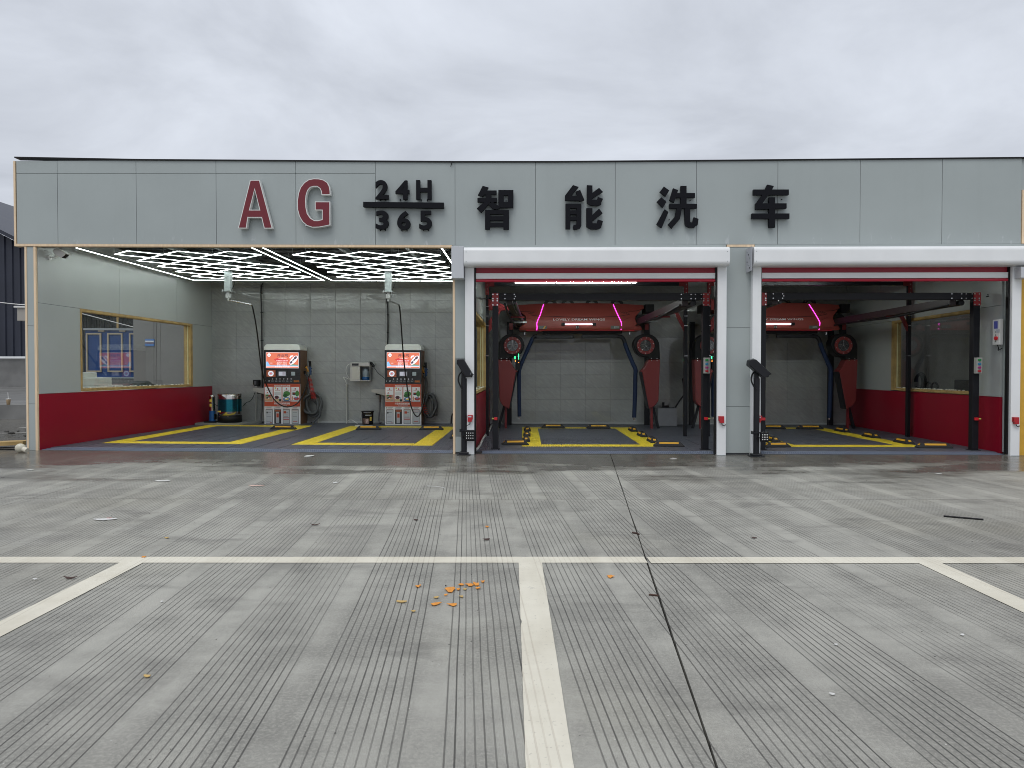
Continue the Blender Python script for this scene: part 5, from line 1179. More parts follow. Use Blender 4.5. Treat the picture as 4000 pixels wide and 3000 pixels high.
# steel drum vacuum, pump and slab
du0, _ = pw(851, 1600, 6.3); du1, _ = pw(938.7, 1600, 6.3); dc, dr = (du0 + du1) / 2, (du1 - du0) / 2; DW_ = 6.35
slab_u, slab_w = pg(941, 1661, .02)
single(MB().plan([(ULB + .02, slab_w), (slab_u, slab_w), (slab_u + .42, 7.0), (ULB - .02, 7.0)], .022, .068).build('stone_slab', mat('slab_stone', (.24, .245, .235), .6, nz=.1, nscale=6)), 'pale grey slab on the floor under the steel drum', 'slab')
dz = lambda y: pw(895, y, DW_ - dr)[1]
STEEL = mat('mirror_steel', (.55, .52, .50), .13, 1); BLU = mat('drum_blue', (.02, .19, .27), .13, .85)
dm = thing('steel_drum', 'large polished steel drum with a blue band and black base in the back left corner', 'drum', dc, DW_, .07)
c = (dc, DW_, 0); z1, z2, z3, z4 = .07, dz(1624), dz(1609), dz(1560); z5 = dz(1539)
MB().lathe(c, [(0, z1), (dr * 1.02, z1), (dr * 1.02, z2), (dr * .97, z2)], 32).build('drum_base', BLACKP, dm)
MB().lathe(c, [(dr * .97, z2), (dr, z2 + .01), (dr, z3)], 48).lathe(c, [(dr, z4), (dr, z5 - .02), (dr * .96, z5), (dr * .7, z5 + .012), (0, z5 + .02)], 48).build('drum_shell', STEEL, dm)
MB().lathe(c, [(dr * 1.004, z3), (dr * 1.004, z4)], 48).build('blue_band', BLU, dm)
MB().lathe(c, [(dr * 1.0, z5 - .025), (dr * 1.02, z5 - .02), (dr * 1.02, z5 - .005), (dr * .95, z5 + .004)], 48).build('rim', STEEL, dm)
MB().box(dc - dr * .7, dc - dr * .36, DW_ - dr * .87 - .012, DW_ - dr * .87 - .01, z2 + .09, z2 + .13).build('label_sticker', PY, dm)
for a in (-.5, .25): MB().cyl((dc + dr * a, DW_ - dr * 1.02, z2 - .02), (dc + dr * a, DW_ - dr * .5, z2 - .02), .012, 8).build('bolt', CHROME, dm)
pc = pw(829, 1600, 6.25)[0]; pp = thing('water_pump', 'small upright pump with steel top and bright blue foot, left of the drum', 'pump', pc, 6.25, .07)
MB().cyl((pc, 6.25, .10), (pc, 6.25, .38), .085, 24).build('pump_foot', mat('pump_blue', (.01, .09, .28), .4), pp)
MB().lathe((pc, 6.25, 0), [(.07, .38), (.07, .75), (.075, .76), (.07, .80), (0, .815)], 28).build('pump_body', STEEL, pp)
MB().box(pc - .16, pc + .16, 6.08, 6.42, .07, .10).build('pump_plate', BLACKP, pp); MB().box(pc + .06, pc + .10, 6.2, 6.3, .15, .3).build('terminal_box', BLACKP, pp)
for z in (.62, .50): MB().box(pc - .035, pc + .03, 6.17, 6.176, z, z + .07).build('label_sticker', PY, pp)
single(MB().tube([(pc + .07, 6.25, .55), (pc + .12, 6.25, .53), (du0 + .02, 6.3, .48)], .01, 6).build('pump_cable', BLACKP), 'short black cable between the small pump and the steel drum', 'cable')
# wall water dispenser
f_ = lambda x, y: pw(1300 + x * .2412, 1300 + y * .2412, 6.72)
a = f_(282, 768); b = f_(597, 482); wd = thing('water_dispenser', 'stainless wall dispenser with a door on the left and a bottle niche on the right', 'dispenser', (a[0] + b[0]) / 2, 6.72, a[1])
SS = mat('brushed_steel', (.50, .48, .45), .35, .6); zt_, zb_ = b[1], a[1]; um, zm = f_(440, 545)
MB().box(a[0], b[0], 6.72, 7.03, zm, zt_, .01).build('top_box', SS, wd); MB().box(a[0], um, 6.72, 7.03, zb_ + .0, zm - .002).build('side_box', SS, wd)
MB().box(f_(305, 0)[0], f_(435, 0)[0], 6.714, 6.719, f_(0, 748)[1], f_(0, 550)[1]).build('door', mat('door_steel', (.55, .53, .48), .4, .3), wd)
MB().box(um, b[0], 6.98, 7.03, zb_, zm).build('niche_back', mat('niche', (.16, .17, .18), .4, .4), wd); MB().box(a[0], b[0], 6.70, 7.03, zb_ - .02, zb_ - .001).build('tray', SS, wd)
g1, g2 = f_(310, 532), f_(418, 495); MB().box(g1[0], g2[0], 6.714, 6.7195, g1[1], g2[1]).build('control_strip', KBK, wd)
MB().box(b[0] - .012, b[0], 6.72, 6.98, zb_, zm).build('side_glass', GLASS, wd)
bt = thing('water_bottle', 'clear bottle with blue lower half inside the wall dispenser', 'bottle', f_(515, 0)[0], 6.85, zb_)
MB().lathe((f_(515, 0)[0], 6.85, zb_), [(0, 0), (.105, 0), (.105, .09), (0, .09)], 24).build('blue_base', mat('water_blue', (.01, .07, .22), .2), bt)
MB().lathe((f_(515, 0)[0], 6.85, zb_), [(.09, .09), (.09, .25), (.06, .30), (.04, .33), (0, .33)], 24).build('bottle_body', mat('clear_grey', (.22, .26, .30), .15), bt)
p = f_(580, 490); q2 = f_(655, 530)
dr_ = single(MB().tube([(p[0], 6.85, p[1]), ((p[0] + q2[0]) / 2, 6.8, p[1] - .01), (q2[0], 6.78, q2[1] - .03)], .04, 10).build('hair_dryer', BLACKP), 'black handle shaped nozzle at the right end of the wall dispenser', 'nozzle')
hs([(1457, 1430), (1466, 1442), (1475, 1455), (1486, 1465), (1495, 1472), (1505, 1480)], 6.8, .008, 'power_cable', BLACKP, 'black cable from the wall dispenser to the right kiosk', 'cable')
# paint bucket and tray
bu0, bw0 = pg(1431, 1659, .03); bw0 += .18; a = pw(1408, 1655, bw0 - .17)[0]; b = pw(1454, 1655, bw0 - .17)[0]; br = (b - a) / 2; bc = (a + b) / 2; bh = pw(1431, 1611, bw0 - .17)[1]
bk = thing('paint_bucket', 'black printed paint bucket with white writing near the right kiosk', 'bucket', bc, bw0, .03)
MB().lathe((bc, bw0, 0), [(0, .03), (br * .93, .03), (br, bh)], 28).build('bucket_body', KBK, bk); MB().lathe((bc, bw0, 0), [(br * 1.0, bh), (br * 1.07, bh), (br * 1.07, bh + .03), (br * .9, bh + .03), (br * .88, bh - .02), (0, bh - .02)], 28).build('lid_rim', BLACKP, bk)
def curved(x0, x1, z0, z1, m, name, k=1.004):
    mb = MB(); n = 8; vs = []
    for i in range(n + 1):
        an = math.asin(max(-.98, min(.98, x0 + (x1 - x0) * i / n)))
        for z in (z0, z1): rr = br * (.93 + .07 * (z - .03) / (bh - .03)) * k; vs.append((bc + rr * math.sin(an), bw0 - rr * math.cos(an), z))
    return mb.add(vs, [(2 * i, 2 * i + 2, 2 * i + 3, 2 * i + 1) for i in range(n)]).build(name, m, bk)
H_ = bh - .03
curved(-.9, .45, .05, .03 + H_ * .50, mat('print_brown', (.16, .10, .08), .5, nz=.9, nscale=26), 'portrait_print'); curved(-.15, .35, .06, .03 + H_ * .45, mat('print_pinkish', (.50, .36, .33), .5, nz=.5, nscale=40), 'portrait_print', 1.008)
curved(-.2, .85, .03 + H_ * .74, .03 + H_ * .80, PGY, 'white_writing'); curved(.55, .85, .03 + H_ * .30, .03 + H_ * .62, PY, 'gold_writing'); curved(-.5, .7, bh - .012, bh - .001, PWH, 'white_writing')
MB().tube([(bc - br, bw0, bh - .05), (bc - br * 1.15, bw0 - .05, bh - .18), (bc - br * 1.0, bw0 - .1, bh - .24)], .006, 5).build('handle', CHROME, bk)
t0 = pg(1386, 1665, .03); t1_ = pg(1454, 1665, .03)
single(MB().box(t0[0], t1_[0], t0[1], t0[1] + .12, .024, .05).build('white_tray', WHITEP), 'flat white tray lying in front of the black paint bucket', 'tray')
MB().tube([(pw(x, y, 6.6)[0], 6.6, pw(x, y, 6.6)[1]) for x, y in ((1762, 1655), (1764, 1630), (1768, 1615))], .02, 8).build('hose_end', BH)
single(bpy.data.objects['hose_end'], 'short black hose end on the floor beside the wood edged column', 'hose')
# ------------------------------------------------------------------ gantry wash machines (one built, one copied)
WF = .6; WM = 3.35; WHD = 5.35
PINK = emis('neon_pink', (1, .06, .75), 2.6); LEDW = emis('led_white', (.8, .85, 1), 4); GRN = emis('led_green', (.05, 1, .3), 4); ORE = emis('led_orange', (1, .3, .05), 3)
BLUEF = mat('blue_foam', (.006, .019, .062), .75, bump=.3, bscale=60)
REDU = mat('red_duct', (.19, .026, .026), .36)
BOLT = mat('bolt_steel', (.75, .75, .75), .25, .8)
def P2(x, y, w): u, z = pw(x, y, w); return (u, w, z)
def bolts(par, pts, w, r=.014):
    for x, y in pts:
        u, z = pw(x, y, w); MB().cyl((u, w - .01, z), (u, w + .004, z), r, 8).build('bolt', BOLT, par)
def make_machine():
    cu_, _ = pw(2270, 1500, WHD)
    t = thing('wash_machine', 'red overhead gantry car wash machine with pink light strips in the middle bay', 'car wash machine', cu_, WF, 0, 'red gantry wash machines')
    # front portal
    l0, l1 = pw(1924, 1500, WF)[0], pw(1946.5, 1500, WF)[0]; r0, r1 = pw(2745, 1500, WF)[0], pw(2769.5, 1500, WF)[0]
    zt = pw(2300, 1146, WF)[1]; zb = pw(2300, 1172.5, WF)[1]
    for a, b, px in ((l0, l1, 1934), (r0, r1, 2757)):
        ps = MB().box(a, b, WF, WF + .12, .02, zt).build('front_post', BLACKM, t, .004)
        pl = MB().box(a - .006, b + .006, WF - .012, WF - .001, pw(px, 1195, WF)[1], zt + .004).build('corner_plate', mat('red_plate', (.36, .035, .04), .4), t)
        bolts(pl, [(px + dx, y) for dx in (-8.5, 8.5) for y in (1150, 1167, 1175, 1191)], WF - .012)
        MB().box(a - .03, b + .03, WF - .03, WF + .15, .019, .03).build('post_foot', BLACKM, t)
    bm_ = MB().box(l1 + .001, r0 - .001, WF + .002, WF + .12, zb, zt).build('front_beam', BLACKM, t, .003)
    bolts(bm_, [(x, y) for x in (1972.5, 2009, 2661, 2699, 2716, 2739) for y in (1150, 1167)] + [(2013, 1158)], WF + .001, .011)
    # middle portal (taller)
    m0, m1 = pw(1898, 1400, WM)[0], pw(1908.5, 1400, WM)[0]; n0, n1 = pw(2673, 1400, WM)[0], pw(2684.5, 1400, WM)[0]; zm = pw(2300, 1103, WM)[1]; zm2 = pw(2300, 1116, WM)[1]
    for a, b, s in ((m0, m1, 1), (n0, n1, -1)):
        MB().box(a, b, WM, WM + .1, .02, zm).build('middle_post', BLACKM, t)
        c0, c1 = (a - .01, a + .19) if s > 0 else (b - .19, b + .01)
        g = MB().box(c0, c1, WM - .012, WM - .001, zm2 - .02, zm + .01).box(a - .01, b + .01, WM - .0125, WM - .0015, zm - .28, zm2 - .021).build('corner_plate', REDD, t)
        for q_ in range(3):
            x = a + (b - a) * .5; MB().cyl((x, WM - .02, zm - .06 - .09 * q_), (x, WM - .01, zm - .06 - .09 * q_), .01, 8).build('bolt', BOLT, g)
        for k in range(4): z = zm - .55 - .22 * k * (1 if k < 3 else 1.7); MB().box(a - .012, b + .012, WM - .014, WM + .11, z, z + .012).build('strap', CHROME, t)
    MB().box(m1 + .001, n0 - .001, WM + .001, WM + .1, zm2, zm).build('top_beam', BLACKM, t)
    # gussets
    def plate(P, w, th=.02, name='bracket', m=REDD): return MB().prism([pw(x, y, w) for x, y in P], w, w + th).build(name, m, t)
    plate([(1908, 1168), (1946, 1182), (1985, 1197), (1992, 1212), (1975, 1211), (1957, 1214), (1946, 1232), (1940, 1212), (1909, 1211)], WM - .02, .08)
    plate([(1921, 1236), (1921, 1285), (1909, 1300), (1909, 1254)], WM - .01, .06)
    plate([(2635, 1219), (2647, 1215), (2677, 1278), (2676, 1295), (2672, 1294)], WM + .02, .06)
    # rails along the bay
    for (xa, ya), (xb, yb), r_ in (((1990, 1176), (2030, 1262), 1), ((2676, 1180), (2497, 1256), 1)):
        a = Vector(P2(xa, ya, WF + .12)); b = Vector(P2(xb, yb, WHD + .05)); d = (b - a); d2 = a + d * (6.95 - a.y) / d.y
        n = Vector((d.y, -d.x, 0)).normalized() * .055; vs = []
        for p in (a, d2):
            for s, z in ((-1, -.07), (1, -.07), (1, .07), (-1, .07)): vs.append(p + n * s + Vector((0, 0, z)))
        MB().add(vs, [(0, 1, 2, 3), (7, 6, 5, 4), (0, 4, 5, 1), (1, 5, 6, 2), (2, 6, 7, 3), (3, 7, 4, 0)]).build('rail', mat('rail_brown', (.03, .018, .018), .5, .1), t)
        o = Vector((.16 if xa > 2100 else .10, 0, -.02)); a2, b2 = a + o, d2 + o
        MB().cyl(a2, b2, .055 if xa > 2100 else .035, 16).build('rail_tube', mat('tube_black', (.012, .012, .013), .3), t)
        MB().tube([a + Vector((-.09, 0, -.06)), a.lerp(d2, .3) + Vector((-.1, 0, -.13)), a.lerp(d2, .6) + Vector((-.09, 0, -.10)), d2 + Vector((-.05, 0, -.1))], .022, 8).build('cable_duct', BLACKP, t)
        for k in (.35, .55): c = a.lerp(d2, k); MB().box(c.x - .09, c.x + .22, c.y, c.y + .03, c.z - .11, c.z - .075).build('rail_clamp', REDD if k < .4 else GALV, t)
    # rear posts
    for x in (1989.5, 2528): a, b = pw(x - 9, 1400, 6.75)[0], pw(x + 9, 1400, 6.75)[0]; MB().box(a, b, 6.75, 6.87, .02, 2.85).build('rear_post', BLACKM, t)
    # carriage body ------------------------------------------------
    cx = 2269
    half = [(0, 1180), (134, 1181), (180, 1183), (250, 1187), (253, 1188), (253, 1203), (243, 1207), (228, 1222), (216, 1234), (213, 1246), (218, 1260), (231, 1271), (238, 1277), (241, 1287), (236, 1289), (0, 1290)]
    outline = [(cx + x, y) for x, y in half] + [(cx - x, y) for x, y in half[::-1][1:-1]]
    bm2 = bmesh.new(); vs = [bm2.verts.new((pw(x, y, WHD)[0], 0, pw(x, y, WHD)[1])) for x, y in outline]; bm2.faces.new(vs)
    z0, z1 = pw(cx, 1290, WHD)[1], pw(cx, 1180, WHD)[1]
    for k in range(1, 14):
        z = z0 + (z1 - z0) * k / 14; bmesh.ops.bisect_plane(bm2, geom=bm2.verts[:] + bm2.edges[:] + bm2.faces[:], plane_co=(0, 0, z), plane_no=(0, 0, 1))
    for k in range(-9, 10):
        u = pw(cx + k * 25, 1240, WHD)[0]; bmesh.ops.bisect_plane(bm2, geom=bm2.verts[:] + bm2.edges[:] + bm2.faces[:], plane_co=(u, 0, 0), plane_no=(1, 0, 0))
    uc = pw(cx, 1240, WHD)[0]
    def front(u, z):
        q_ = (z - z0) / (z1 - z0); f = .05 * max(0, (.12 - q_) / .12) ** 2 + .30 * max(0, (q_ - .30) / .70) ** 1.6 + .10 * abs((u - uc) / 1.7) ** 3
        return f
    e = bmesh.ops.extrude_face_region(bm2, geom=bm2.faces[:]); back = [v for v in e['geom'] if isinstance(v, bmesh.types.BMVert)]; bs = set(back)
    for v in bm2.verts:
        v.co.y = WHD + (.95 if v in bs else front(v.co.x, v.co.z))
    MB().bm(bm2).build('carriage_body', REDM, t, .01)
    def FP(x, y, d=.006): u, z = pw(x, y, WHD); return (u, WHD + front(u, z) - d, z)
    def strip(P, r, m, name, d=.004): return MB().tube([FP(x, y, d) for x, y in P], r, 6, 6).build(name, m, t)
    strip([(2124, 1186), (2118, 1205), (2110, 1230), (2101, 1250), (2097, 1264), (2098, 1278), (2097, 1289)], .009, PINK, 'light_strip')
    strip([(2401, 1186), (2408, 1210), (2417, 1235), (2426, 1256), (2428, 1265), (2427, 1288)], .009, PINK, 'light_strip')
    GR = mat('groove_black', (.012, .008, .008), .5)
    strip([(2027, 1212), (2040, 1215), (2073, 1216)], .007, GR, 'trim_line'); strip([(2073, 1229), (2095, 1233), (2150, 1235), (2260, 1239), (2350, 1238), (2420, 1234), (2450, 1229), (2462, 1226)], .006, GR, 'trim_line'); strip([(2458, 1214), (2490, 1212), (2521, 1202)], .007, GR, 'trim_line')
    for k in range(3): strip([(2062 + k * 7, 1226 - k), (2078 + k * 7, 1216)], .005, GR, 'vent_slot'); strip([(2450 - k * 9 + 10, 1224), (2432 - k * 9 + 12, 1216)], .005, GR, 'vent_slot')
    strip([(2068, 1242), (2079, 1248), (2090, 1256)], .006, REDD, 'crease'); strip([(2435, 1251), (2452, 1243), (2461, 1240)], .006, REDD, 'crease'); strip([(2050, 1282), (2084, 1280)], .005, REDD, 'crease'); strip([(2440, 1279), (2478, 1280)], .005, REDD, 'crease')
    V, F = TXT['brand']; a = FP(2161, 1252); b = FP(2363, 1244); h = b[2] - a[2]
    MB().add([((a[0] + (b[0] - a[0]) * v[0]), WHD + front(a[0] + (b[0] - a[0]) * v[0], a[2] + h * v[1]) - .012, a[2] + h * v[1]) for v in V], F).build('lettering', mat('letter_silver', (.9, .92, .95), .3, .2), t)
    MB().tube([FP(2207, 1266.8, .02), FP(2315, 1266.5, .02)], .011, 6, 1).build('led_bar', LEDW, t)
    for x in (2200, 2321): c = FP(x, 1266.7); MB().box(c[0] - .045, c[0] + .045, c[1] - .04, c[1] + .03, c[2] - .035, c[2] + .035, .006).build('led_bar_end', BLACKP, t)
    c = FP(2255.5, 1278); MB().box(c[0] - .038, c[0] + .038, c[1] - .004, c[1] + .012, c[2] - .042, c[2] + .042).build('badge', BLACKP, t); MB().text('ic', c[0] - .025, c[0] + .025, c[2] - .028, c[2] + .028, c[1] - .006).build('lettering', WHITEP, t)
    for x0, x1, m in ((2104, 2137, 0), (2386, 2420, 1)):
        a, b = FP(x0, 1284.5), FP(x1, 1272.5); y_ = min(a[1], b[1]) - .006; MB().box(a[0], b[0], y_, y_ + .02, a[2], b[2]).build('sticker', mat('sticker_dark', (.10, .11, .10), .4), t)
        if m: MB().text('st', a[0] + .09, b[0] - .02, a[2] + .015, b[2] - .015, y_ - .002).build('lettering', mat('sticker_text', (.6, .6, .6), .4), t)
        else: MB().prism([(a[0] + .10, a[2] + .005), (a[0] + .14, a[2] + .005), (b[0] - .03, b[2] - .006), (a[0] + .16, b[2] - .006)], y_ - .003, y_ - .001).build('sticker_stripe', SY, t)
    MB().tube([FP(2055, 1289, .0), FP(2480, 1289.3, .0)], .008, 6, 1).build('lower_edge_light', mat('edge_red', (.5, .02, .04), .4, emit=(.6, .02, .05), es=.25), t)
    for x in (2150, 2218, 2312, 2410): c = P2(x, 1190, WHD + .55); MB().ring((c[0], c[1], c[2]), 1, .09, .17, .05, 20).build('cable_wheel', BLACKP, t)
    ed = P2(2522, 1187, WHD + .3)
    MB().box(ed[0] + .0, ed[0] + .22, WHD + .3, WHD + .9, ed[2] - .22, ed[2] - .01).build('end_box', BLACKP, t); s2 = P2(2016, 1187, WHD + .3)
    MB().box(s2[0] - .2, s2[0], WHD + .3, WHD + .9, s2[2] - .22, s2[2] - .01).build('end_box', BLACKP, t)
    for x in (2024, 2503):      # trolley around the rail
        c = P2(x, 1252, WHD + .25); MB().cyl((c[0], WHD + .12, c[2]), (c[0], WHD + .5, c[2]), .15, 20).box(c[0] - .12, c[0] + .12, WHD + .2, WHD + .8, c[2] - .22, c[2] + .15, .01).build('trolley', BLACKP, t)
    # frame below the body with foam arms
    a, b = P2(2120, 1308, WHD + .35), P2(2430, 1291, WHD + .35)
    MB().box(a[0], b[0], WHD + .3, WHD + .75, a[2] + .03, b[2]).box(a[0] + .12, a[0] + .2, WHD + .3, WHD + .5, a[2] - .04, a[2] + .03).build('under_frame', BLACKM, t, .005)
    a, b = P2(2085, 1323, WHD + .3), P2(2240, 1309, WHD + .3); MB().box(a[0], b[0], WHD + .28, WHD + .36, a[2], b[2]).build('arm_beam', BLACKM, t, .01)
    a, b = P2(2273, 1321, WHD + .3), P2(2420, 1307, WHD + .3); MB().box(a[0], b[0], WHD + .28, WHD + .36, a[2], b[2]).build('arm_beam', BLACKM, t, .01)
    MB().tube([P2(x, y, WHD + .3) for x, y in ((2410, 1314), (2426, 1316), (2436, 1326), (2442, 1345))], .052, 12).build('arm_elbow', BLACKM, t)
    MB().tube([P2(x, y, WHD + .3) for x, y in ((2098, 1313), (2087, 1315), (2080, 1325))], .05, 12).build('arm_elbow', BLACKM, t)
    MB().tube([P2(x, y, WHD + .3) for x, y in ((2081, 1320), (2070, 1345), (2040, 1413), (2029, 1445), (2027.5, 1475), (2028, 1560), (2029, 1627))], .051, 14, 4).build('foam_arm', BLUEF, t)
    MB().tube([P2(x, y, WHD + .3) for x, y in ((2440, 1340), (2452, 1372), (2472, 1420), (2482, 1442), (2482, 1470), (2480, 1560), (2477, 1631))], .055, 14, 4).build('foam_arm', BLUEF, t)
    for x, y in ((2029, 1628), (2477, 1632)): c = P2(x, y, WHD + .3); MB().cyl(c, (c[0], c[1], c[2] - .05), .02, 8).cyl((c[0] - .03, c[1], c[2] - .04), (c[0] + .03, c[1], c[2] - .04), .008, 6).build('arm_tip', CHROME, t)
    for x in (2050, 2460): c = P2(x, 1298, WHD + .2); MB().cyl(c, (c[0], c[1], c[2] - .07), .022, 8).build('nozzle', CHROME, t)
    # side blowers
    wb = WHD + .1
    for cxp, s in ((2002, -1), (2522, 1)):
        c = P2(cxp, 1350, wb); rr = .31; X = lambda x, y: P2(cxp + s * (x - 2522), y, wb)
        g = group_part('blower', t)
        pts = []
        for k in range(0, 13): an = R(180 - 15 * k); pts.append((c[0] + s * rr * math.cos(an) * (1.0 if k < 7 else 1.15), c[2] + rr * math.sin(an)))
        e1 = X(2578.5, 1404.6); e0 = X(2533, 1404.6); x8 = X(2505, 1392)
        pts = [(p[0] if abs(p[0] - c[0]) < abs(e1[0] - c[0]) else e1[0], p[1]) for p in pts]
        pts += [(e1[0], e1[2]), (e0[0], e0[2]), (e0[0], e0[2] + .05), (x8[0], x8[2]), (X(2486, 1378)[0], X(2486, 1378)[2])]
        MB().prism(pts, wb, wb + .34).build('fan_housing', BLACKP, g, .02)
        MB().ring((c[0], wb - .03, c[2]), 1, .145, .225, .03, 36).build('fan_ring', REDU, g, .006)
        MB().cyl((c[0], wb - .004, c[2]), (c[0], wb - .001, c[2]), .145, 30).build('fan_mouth', mat('void', (.004, .004, .004), .8), g)
        mb = MB()
        for k in range(6): mb.ring((c[0], wb - .022, c[2]), 1, .018 + .022 * k, .022 + .022 * k, .004, 26)
        for k in range(5): an = R(90 + 72 * k); mb.cyl((c[0], wb - .016, c[2]), (c[0] + .145 * math.cos(an), wb - .016, c[2] + .145 * math.sin(an)), .0035, 5)
        mb.build('fan_grille', CHROME, g)
        mb = MB()
        for k in range(10): an = R(36 * k + 15); mb.cyl((c[0] + .195 * math.cos(an), wb - .038, c[2] + .195 * math.sin(an)), (c[0] + .195 * math.cos(an), wb - .028, c[2] + .195 * math.sin(an)), .011, 7)
        for x, y in ((2544, 1400), (2566, 1400), (2544, 1408.5), (2566, 1408.5)): q_ = X(x, y); mb.cyl((q_[0], wb - .016, q_[2]), (q_[0], wb - .001, q_[2]), .011, 7)
        mb.build('fan_bolts', BOLT, g)
        duct = [(2533, 1405), (2578.5, 1405), (2578, 1420), (2572.5, 1565), (2563, 1580), (2552, 1589), (2535, 1598), (2509, 1455), (2502, 1451), (2506, 1446), (2516, 1438)]
        D1 = [X(*p) for p in duct]
        MB().prism([(p[0], p[2]) for p in D1], wb - .004, wb + .30).build('air_duct', REDU, g, .015)
        D2 = [X(*p) for p in ((2502, 1452), (2508, 1455), (2536, 1598), (2531, 1596))]
        MB().prism([(p[0], p[2]) for p in D2], wb + .0, wb + .28).build('duct_slot', BLACKM, g)
        a, b = X(2544, 1592), X(2553, 1671); MB().box(min(a[0], b[0]), max(a[0], b[0]), wb + .1, wb + .16, .02, a[2]).build('red_leg', REDD, g)
        p0, p1 = X(2553, 1580), X(2577, 1673); MB().cyl((p0[0], wb + .18, p0[2]), (p1[0], wb + .18, .02), .045, 4, .045, False).build('black_leg', BLACKM, g)
        a = X(2530, 1284); MB().box(a[0] - .07, a[0] + .07, wb + .1, wb + .2, c[2] + rr * .9, a[2] + .1).build('hanger', BLACKM, g)
        a = X(2534, 1262); b = X(2520, 1288); MB().box(min(a[0], b[0]), max(a[0], b[0]), wb + .02, wb + .04, b[2], a[2]).build('hanger_plate', REDD, g)
        p = X(2530, 1284)
    # indicator board with small leds
    c = P2(2024, 1400, wb - .05); MB().box(c[0] - .07, c[0] + .05, wb - .02, wb + .1, c[2] - .30, c[2] + .04).build('indicator_box', BLACKP, t)
    ib = group_part('indicator', t); mb = MB()
    for k in range(7): q_ = P2(2026, 1384 + 3.2 * k, wb - .05); mb.box(q_[0] - .012, q_[0] + .008, wb - .024, wb - .021, q_[2], q_[2] + .012)
    for k in range(4): q_ = P2(2012, 1394 + 2.6 * k, wb - .05); mb.box(q_[0] - .015, q_[0] + .012, wb - .024, wb - .021, q_[2], q_[2] + .01)
    mb.build('green_leds', GRN, ib); mb = MB()
    for x, y in ((2014, 1408), (2014, 1413), (2026, 1417)): q_ = P2(x, y, wb - .05); mb.box(q_[0] - .014, q_[0] + .008, wb - .024, wb - .021, q_[2], q_[2] + .012)
    mb.build('orange_leds', ORE, ib)['kind'] = 'stuff'
    # emergency stops on the front posts
    for px, s in ((1937, -1), (2757, 1)):
        q_ = P2(px, 1635, WF); MB().box(q_[0] - .035, q_[0] + .03, WF - .05, WF - .001, q_[2] - .026, q_[2] + .026, .006).build('emergency_stop', mat('estop', (.65, .02, .03), .35), t)
        MB().cyl((q_[0] + s * .035, WF - .025, q_[2]), (q_[0] + s * .075, WF - .025, q_[2]), .016, 10).build('stop_cable_gland', mat('yellow_green', (.5, .5, .1), .4), t)
    return t
m1 = make_machine()
SH = B(5.02, 0, 0) - B(0, 0, 0)
m2 = dup(m1, SH); m2['label'] = 'red overhead gantry car wash machine with pink light strips in the right bay'
# push button boxes on the right front posts
for dx, lab in ((0, 'grey push button box with four coloured buttons on the post of the middle bay'), (5.02, 'grey push button box with four coloured buttons on the post near the right wall')):
    a = pw(2750, 1459, WF - .08); b = pw(2772.5, 1397, WF - .08); u0, u1 = a[0] + dx, b[0] + dx
    t = thing('push_button_box', lab, 'control box', (u0 + u1) / 2, WF - .05, a[1], 'push button boxes on the machine posts')
    MB().box(u0, u1, WF - .1, WF - .013, a[1], b[1], .008).build('box_body', mat('control_grey', (.40, .40, .38), .4), t)
    for i, (col, nm) in enumerate((((.03, .28, .07), 'green'), ((.03, .22, .42), 'blue'), ((.42, .03, .20), 'pink'), ((.5, .02, .03), 'red'))):
        z = b[1] - .045 - .065 * i - (.01 if i else 0); um = (u0 + u1) / 2
        MB().cyl((um, WF - .125, z), (um, WF - .101, z), .02, 14).box(um - .035, um + .005, WF - .112, WF - .1008, z - .016, z + .016, .004).build(nm + '_button', mat('btn_' + nm, col, .3), t)
# control cabinet on the right wall
def onwall(px): w = pu(px, (URFw * .8 + URB * .2)); f = (w - .26) / (WB - .26); return URFw + (URB - URFw) * f, w
uc_, wc_ = onwall(3903); ud_, wd2 = onwall(3931); z0 = CAMZ + (1450 - 1351) / FPX * (D0 + .6); z1 = CAMZ + (1450 - 1257) / FPX * (D0 + .7)
cb = thing('payment_box', 'white control box with a dark blue screen and red knob on the right wall', 'control box', uc_, wc_, z0)
MB().box(ud_ - .075, ud_ - .005, wd2, wc_, z0, z1, .01).build('box_body', WHITEP, cb)
MB().box(ud_ - .082, ud_ - .076, wd2 + .05, wc_ - .05, z0 + (z1 - z0) * .64, z1 - .03).build('screen', emis('screen_navy', (.015, .02, .14), .6), cb)
MB().cyl((ud_ - .105, wc_ - .12, z0 + .12), (ud_ - .075, wc_ - .12, z0 + .12), .035, 14).build('red_knob', MATS['estop'], cb)
for k in range(4): MB().cyl((ud_ - .082, wd2 + .10, z0 + .07 + .055 * k), (ud_ - .075, wd2 + .10, z0 + .07 + .055 * k), .01, 8).build('key', BLACKP, cb)
MB().box(ud_ - .079, ud_ - .0755, wc_ - .2, wc_ - .1, z0 + .22, z0 + .28).build('print_plate', PGY, cb)
MB().tube([(ud_ - .05, wc_ - .1, z0), (ud_ - .06, wc_ - .15, z0 - .06), (ud_ - .03, wd2 + .1, z0 - .10), (ud_ - .01, wd2 + .02, z0 - .06)], .008, 6).build('cable', BLACKP, cb)
